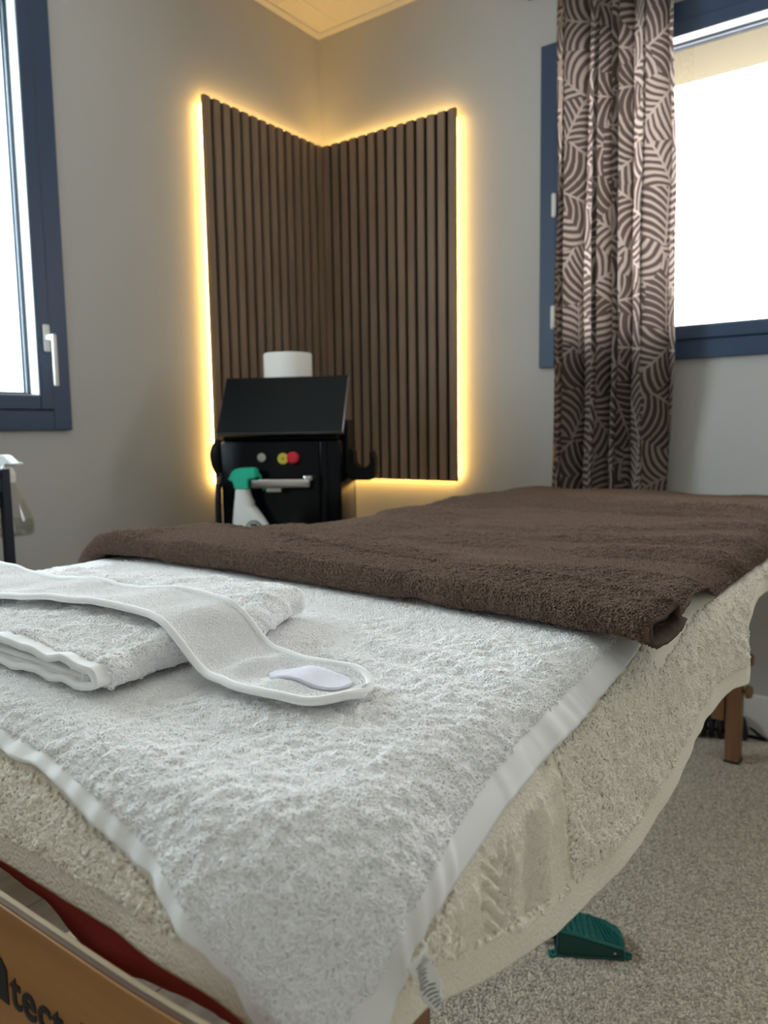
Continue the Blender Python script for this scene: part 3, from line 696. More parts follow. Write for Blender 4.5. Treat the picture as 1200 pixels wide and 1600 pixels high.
# ---------------------------------------------------------------- folded white towel
ZB = ZT+0.0205                       # top of the spread towel
def fold_top(x, y):
    """height of the folded towel's upper face above the spread towel"""
    h = 0.024 - 0.015*sstep(1.32, 1.13, x) + 0.004*np.exp(-((x-1.19)/0.06)**2-((y+1.79)/0.05)**2) + 0.006*np.exp(-((x-1.41)/0.07)**2-((y+1.80)/0.05)**2)
    h = h - 0.004*np.exp(-((x-1.31)/0.06)**2-((y+1.83)/0.06)**2) - 0.002*sstep(-1.93, -1.99, y) + 0.003*vnoise(x*16, y*16, 91)
    return np.maximum(h, 0.012)
folded = empty('folded_towel', ((FX0+FX1)/2, (FY0+FY1)/2, ZB)); tag(folded, 'folded white terry towel with a hemmed edge lying under the headband', 'towel')
def fold_sheet(name, z_lo, z_hi_fac, xin, th, seed, curl=False, y_in=0.0):
    """one folded layer: bottom run, rounded right fold, top run; swept along Y"""
    ny = 150; ys_ = np.linspace(FY0+y_in, FY1-y_in, ny)
    path = []
    nb = 46; na = 22
    P_ = np.zeros((nb*2+na, ny, 3))
    xr = FX1 - xin + 0.006*vnoise(ys_*14, ys_*0+seed, seed) - 0.010*sstep(-1.80, -1.77, ys_) - 0.02*sstep(-1.86, -1.76, ys_)
    for j, y in enumerate(ys_):
        hx = fold_top(np.array([xr[j]-0.03]), np.array([y]))[0]*z_hi_fac
        hx = max(hx, z_lo+0.005); r = (hx-z_lo)/2; xc = xr[j]-r
        for i in range(nb):
            t = i/nb; x = FX0+xin*0.3+(xc-FX0-xin*0.3)*t; P_[i, j] = (x, y, ZB+z_lo)
        for i in range(na):
            a = -PI/2+PI*i/(na-1); P_[nb+i, j] = (xc+r*math.cos(a)*1.0, y, ZB+z_lo+r+r*math.sin(a))
        for i in range(nb):
            t = (i+1)/nb; x = xc+(FX0+xin*0.3-xc)*t
            tgt = float(fold_top(np.array([x]), np.array([y]))[0])*z_hi_fac; tgt = max(tgt, z_lo+0.005); P_[nb+na+i, j] = (x, y, ZB+hx+(tgt-hx)*min(1, t*4))
    return P_
Pf = fold_sheet('outer', 0.003, 1.0, 0.0, 0.004, 5)
n = grid_normals(Pf)
yy = Pf[..., 1]; xx = Pf[..., 0]
fl = sstep(FY0+0.010, FY0+0.014, yy)*sstep(FY1-0.003, FY1-0.006, yy)
w = fl*(0.0016*fbm(xx*140, yy*140+Pf[..., 2]*200, 95, 2)) + 0.002*fbm(xx*30, yy*30+Pf[..., 2]*40, 96, 2)*sstep(ZB+0.006, ZB+0.015, Pf[..., 2])
w += 0.0018*(1-fl)*vnoise(xx*60+Pf[..., 2]*60, yy*4, 97)
Pf = Pf - n*w[..., None]
me = grid_mesh('folded_outer', Pf, fl*sstep(ZB+0.002, ZB+0.006, Pf[..., 2]), flip=True, mats=[M['white'], M['hem_white']], matidx=(fl < 0.5))
o = link('outer_layer', me, None, folded); solidify(o, 0.005)
pile(folded, me, 800000, M['white_pile'], 0.0011, 0.00055, 0.9, seed=9, sweep=210, smin=0.7, smax=1.5)
Pi = fold_sheet('inner', 0.0055, 0.58, 0.010, 0.004, 6, y_in=0.004)
me = grid_mesh('folded_inner', Pi, None, flip=True); o = link('inner_layer', me, M['hem_white'], folded); solidify(o, 0.004)
# curled inner edge seen in the open end
crl = []
for k in range(40):
    t = k/39; a = -2.6+t*5.6; r = 0.0062*(1-0.35*t)
    crl.append((1.450+r*math.cos(a)*0.9-0.006*t, ZB+0.0125+r*math.sin(a)))
ys_ = np.linspace(FY0+0.003, FY0+0.12, 20); Pk = np.zeros((40, 20, 3))
for j, y in enumerate(ys_):
    for i, (a, b_) in enumerate(crl): Pk[i, j] = (a, y, b_)
o = link('curled_edge', grid_mesh('curled_edge', Pk), M['hem_white'], folded); solidify(o, 0.0025)

# ---------------------------------------------------------------- headband
def heap(x, y):
    """upper surface of the spread plus folded towel"""
    inside = sstep(FX1+0.045, FX1-0.025, x)
    return ZB + 0.0075 + (fold_top(np.minimum(x, FX1-0.03), y)+0.0035)*inside
ctr = catmull([(0.98, -1.862, 0), (1.10, -1.875, 0), (1.20, -1.888, 0), (1.33, -1.893, 0), (1.42, -1.890, 0), (1.50, -1.902, 0), (1.56, -1.912, 0), (1.624, -1.905, 0)], 24)
ctr = np.array([[p.x, p.y] for p in ctr]); L_ = np.concatenate([[0], np.cumsum(np.hypot(*np.diff(ctr, axis=0).T))]); Lt = L_[-1]
ns, nw = 300, 44
sl = np.linspace(0.0, Lt, ns); cx = np.interp(sl, L_, ctr[:, 0]); cy = np.interp(sl, L_, ctr[:, 1])
tx = np.gradient(cx); ty = np.gradient(cy); tl = np.hypot(tx, ty); tx /= tl; ty /= tl
hwid = np.interp(sl, [0, 0.12, 0.25, 0.36, 0.45, Lt], [0.036, 0.038, 0.040, 0.036, 0.034, 0.031])
rem = Lt-sl; hw = np.where(rem < 0.031, np.sqrt(np.maximum(0.031**2-(0.031-rem)**2, 1e-8)), hwid)
Wc = np.linspace(-1, 1, nw)
HX = cx[:, None] - ty[:, None]*hw[:, None]*Wc; HY = cy[:, None] + tx[:, None]*hw[:, None]*Wc
def band_z(x, y):
    z = heap(x, y) + 0.0015*fbm(x*26, y*26, 101, 2) + 0.0025*sstep(1.45, 1.55, x)*vnoise(x*40+3, y*40, 103)
    # a gathered pucker in front of the fastener
    z = z + 0.007*np.exp(-((x-1.530)/0.010)**2)*np.exp(-((y+1.905)/0.018)**2)
    return z
HZ = band_z(HX, HY)
edge_lift = 0.004*np.abs(Wc)[None, :]**3
HZ = HZ + edge_lift*0.3
band = empty('headband', (1.45, -1.9, ZB)); tag(band, 'white stretch headband with bound edges lying across the folded towel', 'headband')
pdens = 1.0*~((sl[:, None] > Lt-0.078) & (sl[:, None] < Lt-0.012) & (np.abs(hw[:, None]*Wc-0.004) < 0.016))
me = grid_mesh('headband_cloth', np.stack([HX, HY, HZ], -1), pdens)
o = link('cloth', me, M['white_smooth'], band); solidify(o, 0.003)
pile(band, me, 1500000, M['white_pile'], 0.00055, 0.00030, 0.9, seed=13, sweep=200)
def band_edge(offs, rad, name, mat, lift=0.0, i0=0):
    """a cord that follows the outline of the band at a distance offs inside its edge"""
    pts = []
    for sgn in (1, -1):
        rng_ = range(i0, ns) if sgn == 1 else range(ns-1, i0-1, -1)
        for i in rng_:
            h = max(hw[i]-offs, 0.0)
            if rem[i] < offs: continue
            x = cx[i]-ty[i]*h*sgn; y = cy[i]+tx[i]*h*sgn
            pts.append((x, y, float(band_z(np.array([x]), np.array([y]))[0])+lift))
    pts = [pts[0]]+[p for a, p in zip(pts, pts[1:]) if (Vector(a)-Vector(p)).length > 1e-4]
    bm = bmesh.new(); add_tube(bm, pts, rad, 7); return part(name, bm, mat, band, smooth=True, sharp=None)
band_edge(0.0, 0.0030, 'edge_binding', M['hem_white'], 0.0008)
for dd in (0.0055, 0.0085): band_edge(dd, 0.0006, 'stitch_line', M['hem_white'], 0.0006)
# fastener patch
pu = np.linspace(0, 1, 24); pv = np.linspace(-1, 1, 12)
sp_ = Lt-0.076+0.062*pu; px_ = np.interp(sp_, L_, ctr[:, 0]); py_ = np.interp(sp_, L_, ctr[:, 1])
QX = px_[:, None]+0.0*pv; QY = py_[:, None]+0.0+(0.0145*np.sqrt(np.clip(1-(2*pu[:, None]-1)**4, 0.02, 1)))*pv+0.004
QZ = band_z(QX, QY)+0.0022
o = link('fastener_patch', grid_mesh('fastener_patch', np.stack([QX, QY, QZ], -1)), M['velcro'], band); solidify(o, 0.0015); o['label'] = 'lilac white hook fastener patch'

# ---------------------------------------------------------------- care label sewn into the blanket corner
lu = np.linspace(0, 1, 30); lv = np.linspace(0, 1, 14)
c00 = pix(634, 1515, 0, 1.738); c01 = pix(668, 1462, 0, 1.738); c10 = pix(676, 1582, 0, 1.742); c11 = pix(690, 1560, 0, 1.742)
Lb = np.zeros((30, 14, 3))
for i, a in enumerate(lu):
    for j, b_ in enumerate(lv):
        p = (1-a)*((1-b_)*c00+b_*c01)+a*((1-b_)*c10+b_*c11)
        Lb[i, j] = p + np.array([0.002*math.sin(a*7+b_*3), 0, 0.001*math.sin(b_*5)])
lab = link('care_label', grid_mesh('care_label', Lb, flip=True), plain('label_satin', lin(222, 222, 216), 0.5, spec=0.3), blanket); solidify(lab, 0.0004); lab['label'] = 'white satin care label with small print'
random.seed(8)
for k in range(15):
    a0 = 0.10+k*0.058; ln = random.uniform(0.45, 0.8); b0 = random.uniform(0.06, 0.16); bm = bmesh.new()
    if k in (4,): b0, ln = 0.02, 0.95
    segs = [(b0, b0+ln)] if k % 3 else [(b0, b0+ln*0.35), (b0+ln*0.42, b0+ln)]
    for (q0, q1) in segs:
        q1 = min(q1, 0.97); pr = []
        for b_ in np.linspace(q0, q1, 8):
            for a in (a0, a0+(0.020 if k != 4 else 0.007)):
                p = (1-a)*((1-b_)*c00+b_*c01)+a*((1-b_)*c10+b_*c11)
                pr.append(p + np.array([0.002*math.sin(a*7+b_*3)+0.0006, 0, 0.001*math.sin(b_*5)]))
        vs = [bm.verts.new(p) for p in pr]
        for i in range(7): bm.faces.new((vs[2*i], vs[2*i+2], vs[2*i+3], vs[2*i+1]))
    link('print_line', mesh_from(bm, 'print_line'), M['ink'], lab)

# ---------------------------------------------------------------- curtain
cz0, cz1 = 0.30, 2.19
nt_, nz = 420, 110
T = np.linspace(0, 1, nt_); Z = np.linspace(cz0, cz1, nz)
Tg, Zg = np.meshgrid(T, Z, indexing='ij')
ph = 2*PI*4.6*Tg + 0.9*np.sin(2*PI*Tg*1.7+0.6) + 0.45*vnoise(Tg*5, Zg*1.6, 121)
ampl = 0.047*(0.75+0.35*vnoise(Tg*6+3, Zg*0.8, 122))*(1-0.15*sstep(1.6, 2.2, Zg))
YC = -0.090 + ampl*np.sin(ph) + 0.006*vnoise(Tg*14, Zg*3, 124)
XC = 0.962 + 0.345*Tg - 0.012*(Tg-0.5)*sstep(1.9, 0.7, Zg)*-1 + 0.013*np.sin(2*ph+0.5) + 0.006*vnoise(Tg*3, Zg*2, 123) - 0.012*Tg*sstep(1.5, 2.0, Zg)
Pcu = np.stack([XC, YC, Zg], -1)
me = grid_mesh('curtain_cloth', Pcu, flip=True)
arc = np.concatenate([np.zeros((1, nz)), np.cumsum(np.hypot(np.diff(XC, axis=0), np.diff(YC, axis=0)), axis=0)], 0)
arcm = arc.mean(axis=1)
uvl = me.uv_layers.new(name='UVMap'); li = np.zeros(len(me.loops), np.int32); me.loops.foreach_get('vertex_index', li)
uvv = np.stack([np.repeat(arcm, nz), np.tile(Z, nt_)], -1); uvl.data.foreach_set('uv', uvv[li].reshape(-1).astype(np.float32))
cur = link('curtain', me, M['curtain'])
tag(cur, 'taupe curtain printed with pale palm leaves hanging beside the window', 'curtain')
rod = empty('curtain_rod', (1.6, -0.1, 2.20)); tag(rod, 'thin dark curtain rod above the window', 'curtain rod')
bm = bmesh.new(); add_tube(bm, [(0.80, -0.090, 2.205), (2.75, -0.090, 2.205)], 0.010, 12); part('pole', bm, M['matt_black'], rod, smooth=True)
for x in (0.86, 2.66):
    bm = bmesh.new(); add_tube(bm, [(x, -0.090, 2.205), (x, 0.0, 2.205)], 0.006, 8); add_box(bm, (x-0.02, -0.006, 2.18), (x+0.02, 0.0, 2.23), 0.002, 1); part('bracket', bm, M['matt_black'], rod)

# ---------------------------------------------------------------- treatment device in the corner
DX = Matrix.Identity(4)
dev = empty('treatment_device', (0.413, -0.708, 0.0), math.radians(27)); tag(dev, 'black glossy beauty treatment machine with tilted touch screen in the corner', 'machine')
def dpart(name, bm, mat, parent=dev, smooth=False, sharp=math.radians(40)): return part(name, bm, mat, parent, smooth, sharp, local=True)
BW, BD, BT = 0.176, 0.24, 0.862
dpart('body', box((-BW, 0.006, 0.06), (BW, BD, BT), 0.012, 3), M['gloss_black'], smooth=True)
dpart('front_panel', box((-BW+0.004, -0.004, 0.10), (0.118, 0.010, BT-0.006), 0.006, 2), M['gloss_black'], smooth=True)
dpart('corner_strip', box((0.116, -0.001, 0.10), (0.140, 0.012, BT-0.004), 0.009, 3), M['bezel'] if False else M['gloss_black'], smooth=True)
dpart('top_cover', box((-BW+0.006, 0.004, BT-0.004), (BW-0.006, BD-0.004, BT+0.012), 0.008, 3), M['gloss_black'], smooth=True)
for sx in (-1, 1):
    for y in (0.03, BD-0.03):
        bm = bmesh.new(); add_lathe(bm, [(0.012, -0.012), (0.028, -0.012), (0.028, 0.012), (0.012, 0.012)], n=18, mat4=Matrix.Translation((sx*(BW-0.035), y, 0.028)) @ Matrix.Rotation(PI/2, 4, 'Y')); add_box(bm, (sx*(BW-0.035)-0.006, y-0.006, 0.028), (sx*(BW-0.035)+0.006, y+0.006, 0.064)); dpart('castor', bm, M['rubber'])
# tilted screen
tm = Matrix.Translation((0.007, -0.022, BT+0.018)) @ Matrix.Rotation(math.radians(-31), 4, 'X')
scr = dpart('screen', box((-0.184, 0, 0), (0.184, 0.016, 0.190), 0.006, 3, tm), M['bezel'], smooth=True)
bm = box((-0.181, -0.0012, 0.003), (0.181, 0.004, 0.187), 0.001, 1, tm); link('display_glass', mesh_from(bm, 'display_glass'), M['screen'], scr, local=True)
dpart('screen_mount', box((-0.06, 0.02, BT+0.010), (0.06, 0.06, BT+0.060), 0.006, 2), M['matt_black'])
# switches
def disc(x, z, prof, mat, name, n=24):
    bm = bmesh.new(); add_lathe(bm, prof, n=n, mat4=Matrix.Translation((x, -0.004, z)) @ Matrix.Rotation(PI/2, 4, 'X')); return dpart(name, bm, mat, smooth=True)
disc(-0.047, 0.812, [(0.014, 0), (0.014, 0.007), (0.012, 0.010), (0.004, 0.0105)], M['chrome'], 'key_switch')
yd = disc(0.013, 0.808, [(0.0155, 0), (0.0155, 0.0016), (0.004, 0.0018)], M['yellow'], 'emergency_label')
disc(0.046, 0.810, [(0.011, 0), (0.011, 0.008), (0.017, 0.010), (0.017, 0.018), (0.012, 0.023), (0.003, 0.0235)], M['red_plastic'], 'emergency_button')
bm = bmesh.new(); add_box(bm, (0.011, -0.0062, 0.805), (0.0145, -0.0057, 0.811)); link('label_mark', mesh_from(bm, 'label_mark'), M['ink'], yd, local=True)
# handle bar
HBZ, HBY = 0.742, -0.060
bm = box((-0.062, HBY-0.010, HBZ-0.012), (0.104, HBY+0.010, HBZ+0.012), 0.005, 3); hb = dpart('handle_bar', bm, M['chrome'], smooth=True)
bm = box((-0.022, HBY, HBZ-0.024), (0.022, -0.002, HBZ-0.012), 0.002, 1); dpart('bar_bracket', bm, M['chrome'])
bm = box((0.084, HBY+0.004, HBZ+0.006), (0.108, -0.002, HBZ+0.020), 0.004, 2); dpart('bar_end_mount', bm, M['chrome'])
bm = box((-0.062, HBY+0.004, HBZ-0.006), (-0.052, -0.002, HBZ+0.008), 0.003, 2); dpart('bar_end_mount', bm, M['chrome'])
# handpiece holder on the right side
dpart('holder_plate', box((BW+0.0, 0.060, 0.760), (BW+0.012, 0.150, 0.915), 0.004, 2), M['matt_black'])
uo = [(0.0, 0.083), (0.0, 0.0), (0.012, -0.012), (0.082, -0.012), (0.094, 0.002), (0.096, 0.040), (0.088, 0.072), (0.078, 0.076), (0.076, 0.060), (0.078, 0.040), (0.068, 0.026), (0.040, 0.024), (0.024, 0.040), (0.022, 0.075)]
bm = bmesh.new(); add_prism(bm, [(BW+0.004+a*0.86, 0.752+b_) for a, b_ in uo], 0.075, 0.135); bmesh.ops.bevel(bm, geom=bm.edges[:], offset=0.003, segments=2, affect='EDGES'); dpart('handpiece_hook', bm, M['matt_black'])
# handpiece and hose on the left side
bm = bmesh.new(); add_tube(bm, catmull([(-BW-0.016, 0.05, 0.862), (-BW-0.024, 0.045, 0.82), (-BW-0.018, 0.04, 0.775), (-BW-0.010, 0.035, 0.755)], 5), [0.012, 0.015, 0.018, 0.02, 0.021, 0.022, 0.022, 0.021, 0.02, 0.018, 0.016, 0.015, 0.014, 0.013, 0.012, 0.011], 12); dpart('handpiece', bm, M['matt_black'], smooth=True)
bm = bmesh.new(); add_tube(bm, [(-BW-0.010, 0.034, 0.765), (-BW-0.014, 0.032, 0.742), (-BW-0.017, 0.031, 0.727)], [0.009, 0.008, 0.006], 10); dpart('hose_collar', bm, M['bezel'], smooth=True)
hp = catmull([(-BW-0.017, 0.031, 0.735), (-BW-0.020, 0.03, 0.68), (-BW-0.022, 0.03, 0.55), (-BW-0.020, 0.032, 0.40), (-BW-0.026, 0.05, 0.27), (-BW-0.026, 0.10, 0.21), (-BW-0.018, 0.15, 0.27), (-BW+0.01, 0.19, 0.40)], 14)
bm = bmesh.new(); add_tube(bm, hp, [0.0105 if k % 2 else 0.0092 for k in range(len(hp))], 10); dpart('hose', bm, M['rubber'], smooth=True)

def dworld(x, y, z):
    c, s_ = math.cos(math.radians(27)), math.sin(math.radians(27)); return (0.413+x*c-y*s_, -0.708+x*s_+y*c, z)
# paper roll standing behind the screen
pr = empty('paper_roll', dworld(-0.012, 0.162, BT+0.0128), math.radians(27)); tag(pr, 'white paper roll standing upright on the black machine', 'paper roll')
bm = bmesh.new(); add_lathe(bm, [(0.021, 0.0), (0.068, 0.0), (0.071, 0.004), (0.0725, 0.236), (0.070, 0.240), (0.021, 0.240), (0.020, 0.238), (0.020, 0.002)], n=48, cap=False); link('paper', mesh_from(bm, 'paper', True, math.radians(35)), M['paper'], pr, local=True)
bm = bmesh.new(); add_lathe(bm, [(0.0185, 0.0), (0.0200, 0.0), (0.0200, 0.239), (0.0185, 0.239)], n=32, cap=False); link('core', mesh_from(bm, 'core', True, math.radians(35)), plain('cardboard', lin(150, 122, 90), 0.9), pr, local=True)

# ---------------------------------------------------------------- white spray bottle hung by its trigger on the bar
sb = empty('spray_bottle', dworld(-0.081, HBY, 0.50), math.radians(27)); tag(sb, 'white spray bottle with mint green trigger hanging on the machine bar', 'spray bottle')
def sbx(px): return (px-437)/538.0+0.095-0.000
def sbz(py): return 0.887-(py-672)/560.0-0.50
prof = [(762, 371.5, 392.5, 0.017), (768, 370.8, 393.0, 0.0185), (776, 370.0, 395.5, 0.020), (782, 369.0, 399.0, 0.022), (787, 368.5, 398.0, 0.023), (791, 368.0, 402.0, 0.0245), (800, 367.0, 408.5, 0.026), (810, 366.0, 415.0, 0.028), (820, 365.4, 420.5, 0.029), (832, 365.0, 425.5, 0.030), (846, 364.8, 429.5, 0.030), (862, 364.8, 431.5, 0.030), (878, 365.0, 431.5, 0.030), (882, 366.5, 430.0, 0.028), (884, 370, 426, 0.024)]
rings = []
for py, a, b_, d in prof[::-1]:
    x0, x1 = sbx(a), sbx(b_); cxm, hwm = (x0+x1)/2, (x1-x0)/2
    rings.append([(cxm+hwm*math.copysign(abs(math.cos(t))**0.75, math.cos(t)), d*math.copysign(abs(math.sin(t))**0.75, math.sin(t)), sbz(py)) for t in [2*PI*k/32 for k in range(32)]])
bm = bmesh.new(); add_rings(bm, rings); bt = link('bottle', mesh_from(bm, 'bottle', True, math.radians(50)), M['bottle_white'], sb, local=True)
hd = [(371.5, 762), (370, 752), (368, 748), (362, 748.5), (363, 745), (369, 733), (376, 729.5), (398, 728.5), (404, 730), (405, 737), (404, 745.5), (395.5, 745.8), (393.2, 748), (392.5, 762)]
bm = bmesh.new(); add_prism(bm, [(sbx(a), sbz(b_)) for a, b_ in hd], -0.017, 0.017); bmesh.ops.bevel(bm, geom=[e for e in bm.edges], offset=0.003, segments=2, affect='EDGES')
link('spray_head', mesh_from(bm, 'spray_head', True, math.radians(40)), M['teal_plastic'], sb, local=True)
bm = bmesh.new(); add_tube(bm, catmull([(sbx(402), 0.008, sbz(737)), (sbx(405.5), 0.017, sbz(742)), (sbx(407), 0.0175, sbz(752)), (sbx(410), 0.017, sbz(758)), (sbx(412.5), 0.016, sbz(764))], 4), 0.0045, 8); link('trigger', mesh_from(bm, 'trigger', True), M['teal_plastic'], sb, local=True)
# oval label on the front with two printed lines
def label_poly(cx_, cz_, rx, rz, y, n=28): return [(cx_+rx*math.cos(2*PI*k/n), y, cz_+rz*math.sin(2*PI*k/n)) for k in range(n)]
for nm, rx, rz, y, mt in (('label_rim', 0.0300, 0.0485, -0.0302, 'bottle_label'), ('label_face', 0.0282, 0.0465, -0.0306, 'bottle_white')):
    m_ = M['gasket'] if nm == 'label_rim' else plain('label_silver', lin(176, 180, 174), 0.4)
    bm = bmesh.new(); add_prism(bm, [(a, c) for a, _, c in label_poly(sbx(402), sbz(836), rx, rz, 0)], y, -0.020); lf = link(nm, mesh_from(bm, nm), m_, bt, local=True)
for k, (w_, z_) in enumerate(((0.020, 816), (0.036, 824), (0.040, 829))):
    bm = bmesh.new(); add_box(bm, (sbx(402)-w_/2+0.002, -0.0309, sbz(z_)-0.0016 if k else sbz(z_)-0.003), (sbx(402)+w_/2, -0.0305, sbz(z_)+0.0012 if k else sbz(z_)+0.003)); link('label_print', mesh_from(bm, 'label_print'), M['gasket'], bt, local=True)

# ---------------------------------------------------------------- trolley and clear spray bottle at the left
tp = pix(13, 790, 0, 0.35)
TXR, TYF = 0.350, float(tp[1])
trol = empty('utility_trolley', (0.22, TYF-0.22, 0.0)); tag(trol, 'dark metal utility trolley standing by the left wall', 'trolley')
zt_ = 0.816
for x in (TXR-0.009, 0.08):
    for y in (TYF, TYF-0.42):
        part('post', box((x-0.009, y-0.009, 0.05), (x+0.009, y+0.009, zt_), 0.0015, 1), M['trolley'], trol)
        bm = bmesh.new(); add_lathe(bm, [(0.006, -0.010), (0.024, -0.010), (0.024, 0.010), (0.006, 0.010)], n=16, mat4=Matrix.Translation((x, y, 0.024)) @ Matrix.Rotation(PI/2, 4, 'Y')); add_box(bm, (x-0.005, y-0.005, 0.024), (x+0.005, y+0.005, 0.052)); part('castor', bm, M['rubber'], trol)
for z in (0.16, 0.44, 0.735):
    bm = bmesh.new(); add_box(bm, (0.072, TYF-0.42, z), (TXR-0.010, TYF-0.010, z+0.006)); add_box(bm, (TXR-0.014, TYF-0.42, z), (TXR-0.008, TYF-0.010, z+0.035)); add_box(bm, (0.072, TYF-0.42, z), (0.078, TYF-0.010, z+0.035))
    add_box(bm, (0.072, TYF-0.012, z), (TXR-0.010, TYF-0.008, z+0.035)); add_box(bm, (0.072, TYF-0.426, z), (TXR-0.010, TYF-0.42, z+0.035)); part('shelf', bm, M['trolley'], trol)
bm = bmesh.new(); add_box(bm, (TXR-0.016, TYF-0.42, zt_-0.014), (TXR-0.004, TYF-0.009, zt_), 0.002, 1); part('top_rail', bm, M['trolley'], trol)
bm = bmesh.new(); add_box(bm, (0.074, TYF-0.42, zt_-0.014), (0.086, TYF-0.009, zt_), 0.002, 1); part('top_rail', bm, M['trolley'], trol)
bm = bmesh.new(); add_box(bm, (0.086, TYF-0.006, zt_-0.014), (TXR-0.018, TYF+0.006, zt_), 0.002, 1); part('top_rail', bm, M['trolley'], trol)
# clear bottle hooked over the far rail
cb0 = pix(12, 770, 1, TYF+0.045)
CBX = float(cb0[0]); CBY = TYF+0.045
def cbz(py): return float(pix(15, py, 1, CBY)[2])
cb = empty('clear_spray_bottle', (CBX, CBY, cbz(836))); tag(cb, 'clear plastic spray bottle with white head hooked on the dark trolley', 'spray bottle')
zz = [(0.046, 836), (0.049, 833), (0.050, 822), (0.049, 812), (0.040, 795), (0.028, 772), (0.019, 760), (0.016, 754)]
bm = bmesh.new(); add_lathe(bm, [(r, cbz(py)) for r, py in zz], (CBX, CBY, 0), 28, cap=True); part('bottle', bm, M['clear_plastic'], cb, smooth=True)
bm = bmesh.new(); add_lathe(bm, [(0.043, cbz(834)), (0.0465, cbz(831)), (0.0475, cbz(822)), (0.0465, cbz(813))], (CBX, CBY, 0), 28, cap=True); part('liquid', bm, M['liquid'], cb, smooth=True)
bm = bmesh.new(); add_lathe(bm, [(0.017, cbz(754)), (0.018, cbz(750)), (0.018, cbz(740)), (0.014, cbz(733)), (0.010, cbz(728))], (CBX, CBY, 0), 20); part('collar', bm, M['plastic_white'], cb, smooth=True)
hz = cbz(722)
hdp = [(-0.046, hz-0.006), (-0.040, hz+0.006), (-0.010, hz+0.016), (0.012, hz+0.015), (0.040, hz+0.000), (0.062, hz-0.001), (0.062, hz-0.005), (0.034, hz-0.006), (0.018, hz-0.004), (0.012, hz-0.010), (-0.012, hz-0.010), (-0.020, hz-0.004)]
bm = bmesh.new(); add_prism(bm, [(CBX+a, b_) for a, b_ in hdp], CBY-0.009, CBY+0.009); bmesh.ops.bevel(bm, geom=bm.edges[:], offset=0.002, segments=2, affect='EDGES'); part('spray_head', bm, M['plastic_white'], cb, smooth=True)
bm = bmesh.new(); add_tube(bm, catmull([(CBX-0.024, CBY-0.002, hz-0.004), (CBX-0.030, CBY-0.012, hz-0.02), (CBX-0.028, CBY-0.020, hz-0.036)], 4), 0.004, 8); part('trigger', bm, M['plastic_white'], cb, smooth=True)
bm = bmesh.new(); add_tube(bm, [(CBX, CBY, cbz(754)), (CBX+0.008, CBY, cbz(800)), (CBX+0.020, CBY, cbz(831))], 0.002, 6); part('dip_tube', bm, M['plastic_white'], cb)

# ---------------------------------------------------------------- carpet
CX0, CY0 = 1.13, -3.3
gx = np.linspace(CX0, XR-0.02, 60); gy = np.linspace(CY0, -0.018, 80)
rug = part('carpet', box((CX0, CY0, 0.0002), (XR-0.02, -0.018, 0.0065), 0.003, 2), M['carpet'])
cg = np.linspace(1.25, 2.15, 60); cgy = np.linspace(-1.75, -0.03, 90)
CXg, CYg = np.meshgrid(cg, cgy, indexing='ij')
pile(rug, grid_mesh('carpet_pile', np.stack([CXg, CYg, CXg*0+0.0058], -1), np.ones_like(CXg)), 95000, M['carpet_pile'], 0.0020, 0.0015, 0.6, seed=11, sweep=190, smin=0.7, smax=1.3)
tag(rug, 'beige loop pile carpet lying beside and under the massage table', 'carpet')

# ---------------------------------------------------------------- foot pedal
FZ = 0.0065
pa = pix(872, 1496, 2, FZ); pb = pix(975, 1503, 2, FZ)
ang = math.atan2(pb[1]-pa[1], pb[0]-pa[0]); PL = float(np.hypot(pb[0]-pa[0], pb[1]-pa[1]))
ped = empty('foot_pedal', (float(pa[0]), float(pa[1]), FZ+0.0006), ang); tag(ped, 'dark green plastic foot pedal with studded tread lying on the carpet', 'foot pedal')
PW = 0.066
def zp(x): return 0.047 - 0.026*(x/PL)**1.15
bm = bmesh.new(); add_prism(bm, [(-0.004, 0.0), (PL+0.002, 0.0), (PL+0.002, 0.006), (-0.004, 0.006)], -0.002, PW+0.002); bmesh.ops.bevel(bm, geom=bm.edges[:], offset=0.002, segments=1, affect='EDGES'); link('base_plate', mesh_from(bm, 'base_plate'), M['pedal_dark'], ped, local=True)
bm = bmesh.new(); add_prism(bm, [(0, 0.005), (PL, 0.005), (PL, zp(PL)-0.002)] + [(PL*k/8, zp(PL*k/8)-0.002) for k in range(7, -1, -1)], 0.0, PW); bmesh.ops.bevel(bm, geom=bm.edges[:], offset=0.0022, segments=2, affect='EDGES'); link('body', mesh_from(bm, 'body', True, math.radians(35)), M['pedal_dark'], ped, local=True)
# tread lid with rounded back and toe
bm = bmesh.new(); rings = []
for t in np.linspace(0, 1, 22):
    x = -0.003+(PL+0.006)*t
    ya = max(0.0, 0.007-(x+0.003))*0.9 + max(0.0, x-(PL-0.005))*0.9; yb = PW - max(0.0, 0.012-(x+0.003))*0.8 - max(0.0, x-(PL-0.020))*0.75
    z = zp(max(x, 0)); e = 0.0014
    rings.append([(x, ya, z-0.003), (x, yb, z-0.003), (x, yb, z+0.002-e), (x, yb-e, z+0.002), (x, ya+e, z+0.002), (x, ya, z+0.002-e)])
add_rings(bm, rings); bmesh.ops.recalc_face_normals(bm, faces=bm.faces[:])
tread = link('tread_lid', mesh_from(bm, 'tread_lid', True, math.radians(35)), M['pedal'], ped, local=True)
bm = bmesh.new(); bmesh.ops.create_cone(bm, cap_ends=True, segments=4, radius1=0.0066, radius2=0.0008, depth=0.0046, matrix=Matrix.Rotation(PI/4, 4, 'Z'))
stud_me = mesh_from(bm, 'stud'); stud_me.materials.append(M['pedal'])
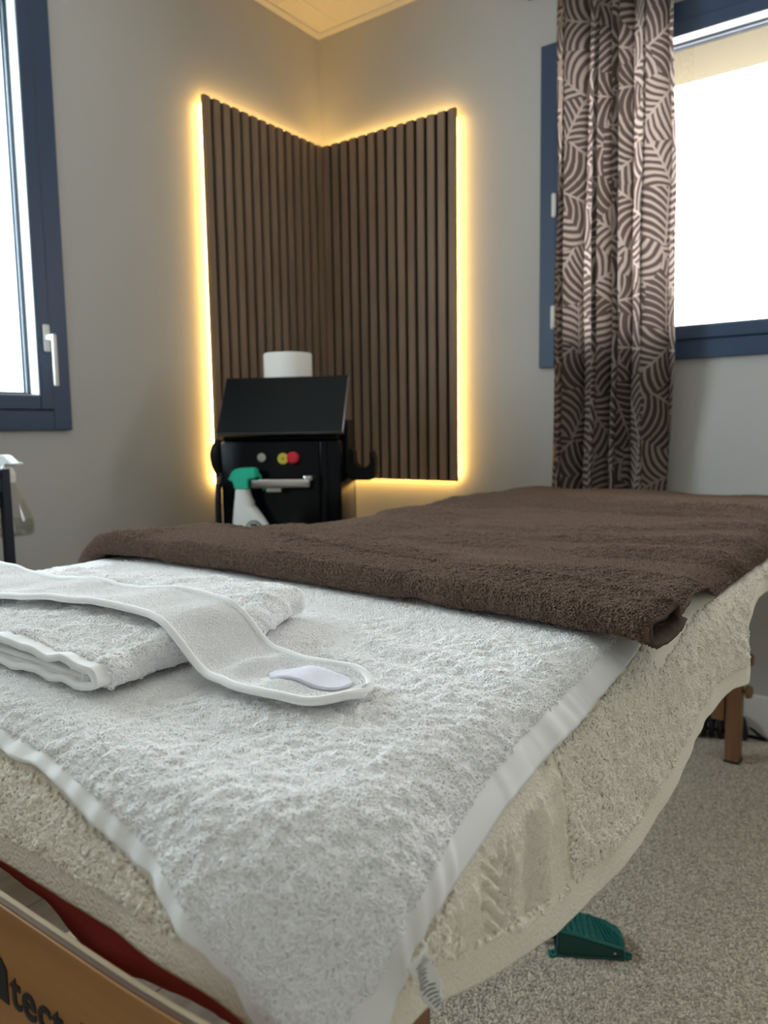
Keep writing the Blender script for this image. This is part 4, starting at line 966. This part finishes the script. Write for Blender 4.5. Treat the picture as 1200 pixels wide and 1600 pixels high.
for i in range(7):
    for j in range(6):
        x = 0.007+i*0.0102; y = 0.006+j*0.0102 + (0.003 if i % 2 else 0)
        if x > PL*0.55: continue
        o = bpy.data.objects.new('stud', stud_me); col.objects.link(o); o.parent = tread; o.location = (x, y, zp(x)+0.0038)
for i in range(9):
    x0 = PL*0.60+i*0.0070
    y1 = 0.004; y2 = PW-0.006 - max(0, (x0+0.012-(PL-0.022)))*0.9
    if x0 > PL-0.003: continue
    bm = bmesh.new(); rings = []
    for t in np.linspace(0, 1, 5):
        x = x0 + (0.010-0.012*t); x = min(x, PL-0.002); y = y1+(y2-y1)*t; rings.append([(x-0.0018, y, zp(x)+0.001), (x+0.0018, y, zp(x)+0.001), (x+0.0010, y, zp(x)+0.0050), (x-0.0010, y, zp(x)+0.0050)])
    add_rings(bm, rings); bmesh.ops.recalc_face_normals(bm, faces=bm.faces[:]); link('tread_rib', mesh_from(bm, 'tread_rib'), M['pedal'], tread, local=True)
for x, y in ((-0.008, 0.004), (-0.008, PW-0.006), (PL+0.007, 0.010)):
    bm = bmesh.new(); add_lathe(bm, [(0.0025, 0.0), (0.008, 0.0), (0.008, 0.005), (0.0025, 0.005)], (x, y, 0.0002), 16, cap=False); add_rings(bm, [[(x+0.0025*math.cos(2*PI*k/16), y+0.0025*math.sin(2*PI*k/16), 0.005-0.0048*j) for k in range(16)] for j in range(2)], cap=False)
    bmesh.ops.recalc_face_normals(bm, faces=bm.faces[:]); link('mounting_lug', mesh_from(bm, 'mounting_lug', True, math.radians(35)), M['pedal'], ped, local=True)
bm = bmesh.new(); add_lathe(bm, [(0.0024, -0.001), (0.0024, 0.001), (0.0006, 0.0014)], n=12, mat4=Matrix.Translation((PL*0.86, -0.0004, 0.014)) @ Matrix.Rotation(PI/2, 4, 'X')); link('pivot_pin', mesh_from(bm, 'pivot_pin'), M['chrome'], ped, local=True)
bm = bmesh.new(); add_tube(bm, catmull([(0.004, 0.034, 0.014), (-0.012, 0.034, 0.013), (-0.05, 0.038, 0.006), (-0.12, 0.06, 0.004), (-0.20, 0.10, 0.004), (-0.25, 0.2, 0.004)], 8), 0.0034, 8); link('cord', mesh_from(bm, 'cord', True), M['rubber'], ped, local=True)

# ---------------------------------------------------------------- coiled black cable behind the far leg
cc = pix(1118, 1158, 2, FZ)
coil = empty('coiled_cable', (float(cc[0]), float(cc[1])+0.03, FZ), math.radians(20)); tag(coil, 'black coiled cable lying on the carpet behind the table leg', 'cable')
pts = []
for k in range(260):
    t = k/259; a = t*2*PI*7; pts.append((-0.075+0.15*t, 0.028*math.cos(a), 0.036+0.028*math.sin(a)))
bm = bmesh.new(); add_tube(bm, pts, 0.0075, 7); link('coil', mesh_from(bm, 'coil', True), M['rubber'], coil, local=True)
bm = bmesh.new(); add_tube(bm, catmull([pts[-1], (0.10, 0.01, 0.02), (0.12, 0.0, 0.006), (0.10, -0.05+0.06, 0.0048), (0.02, 0.045, 0.0048), (-0.10, 0.050, 0.0048)], 8), 0.004, 7); link('lead', mesh_from(bm, 'lead', True), M['rubber'], coil, local=True)
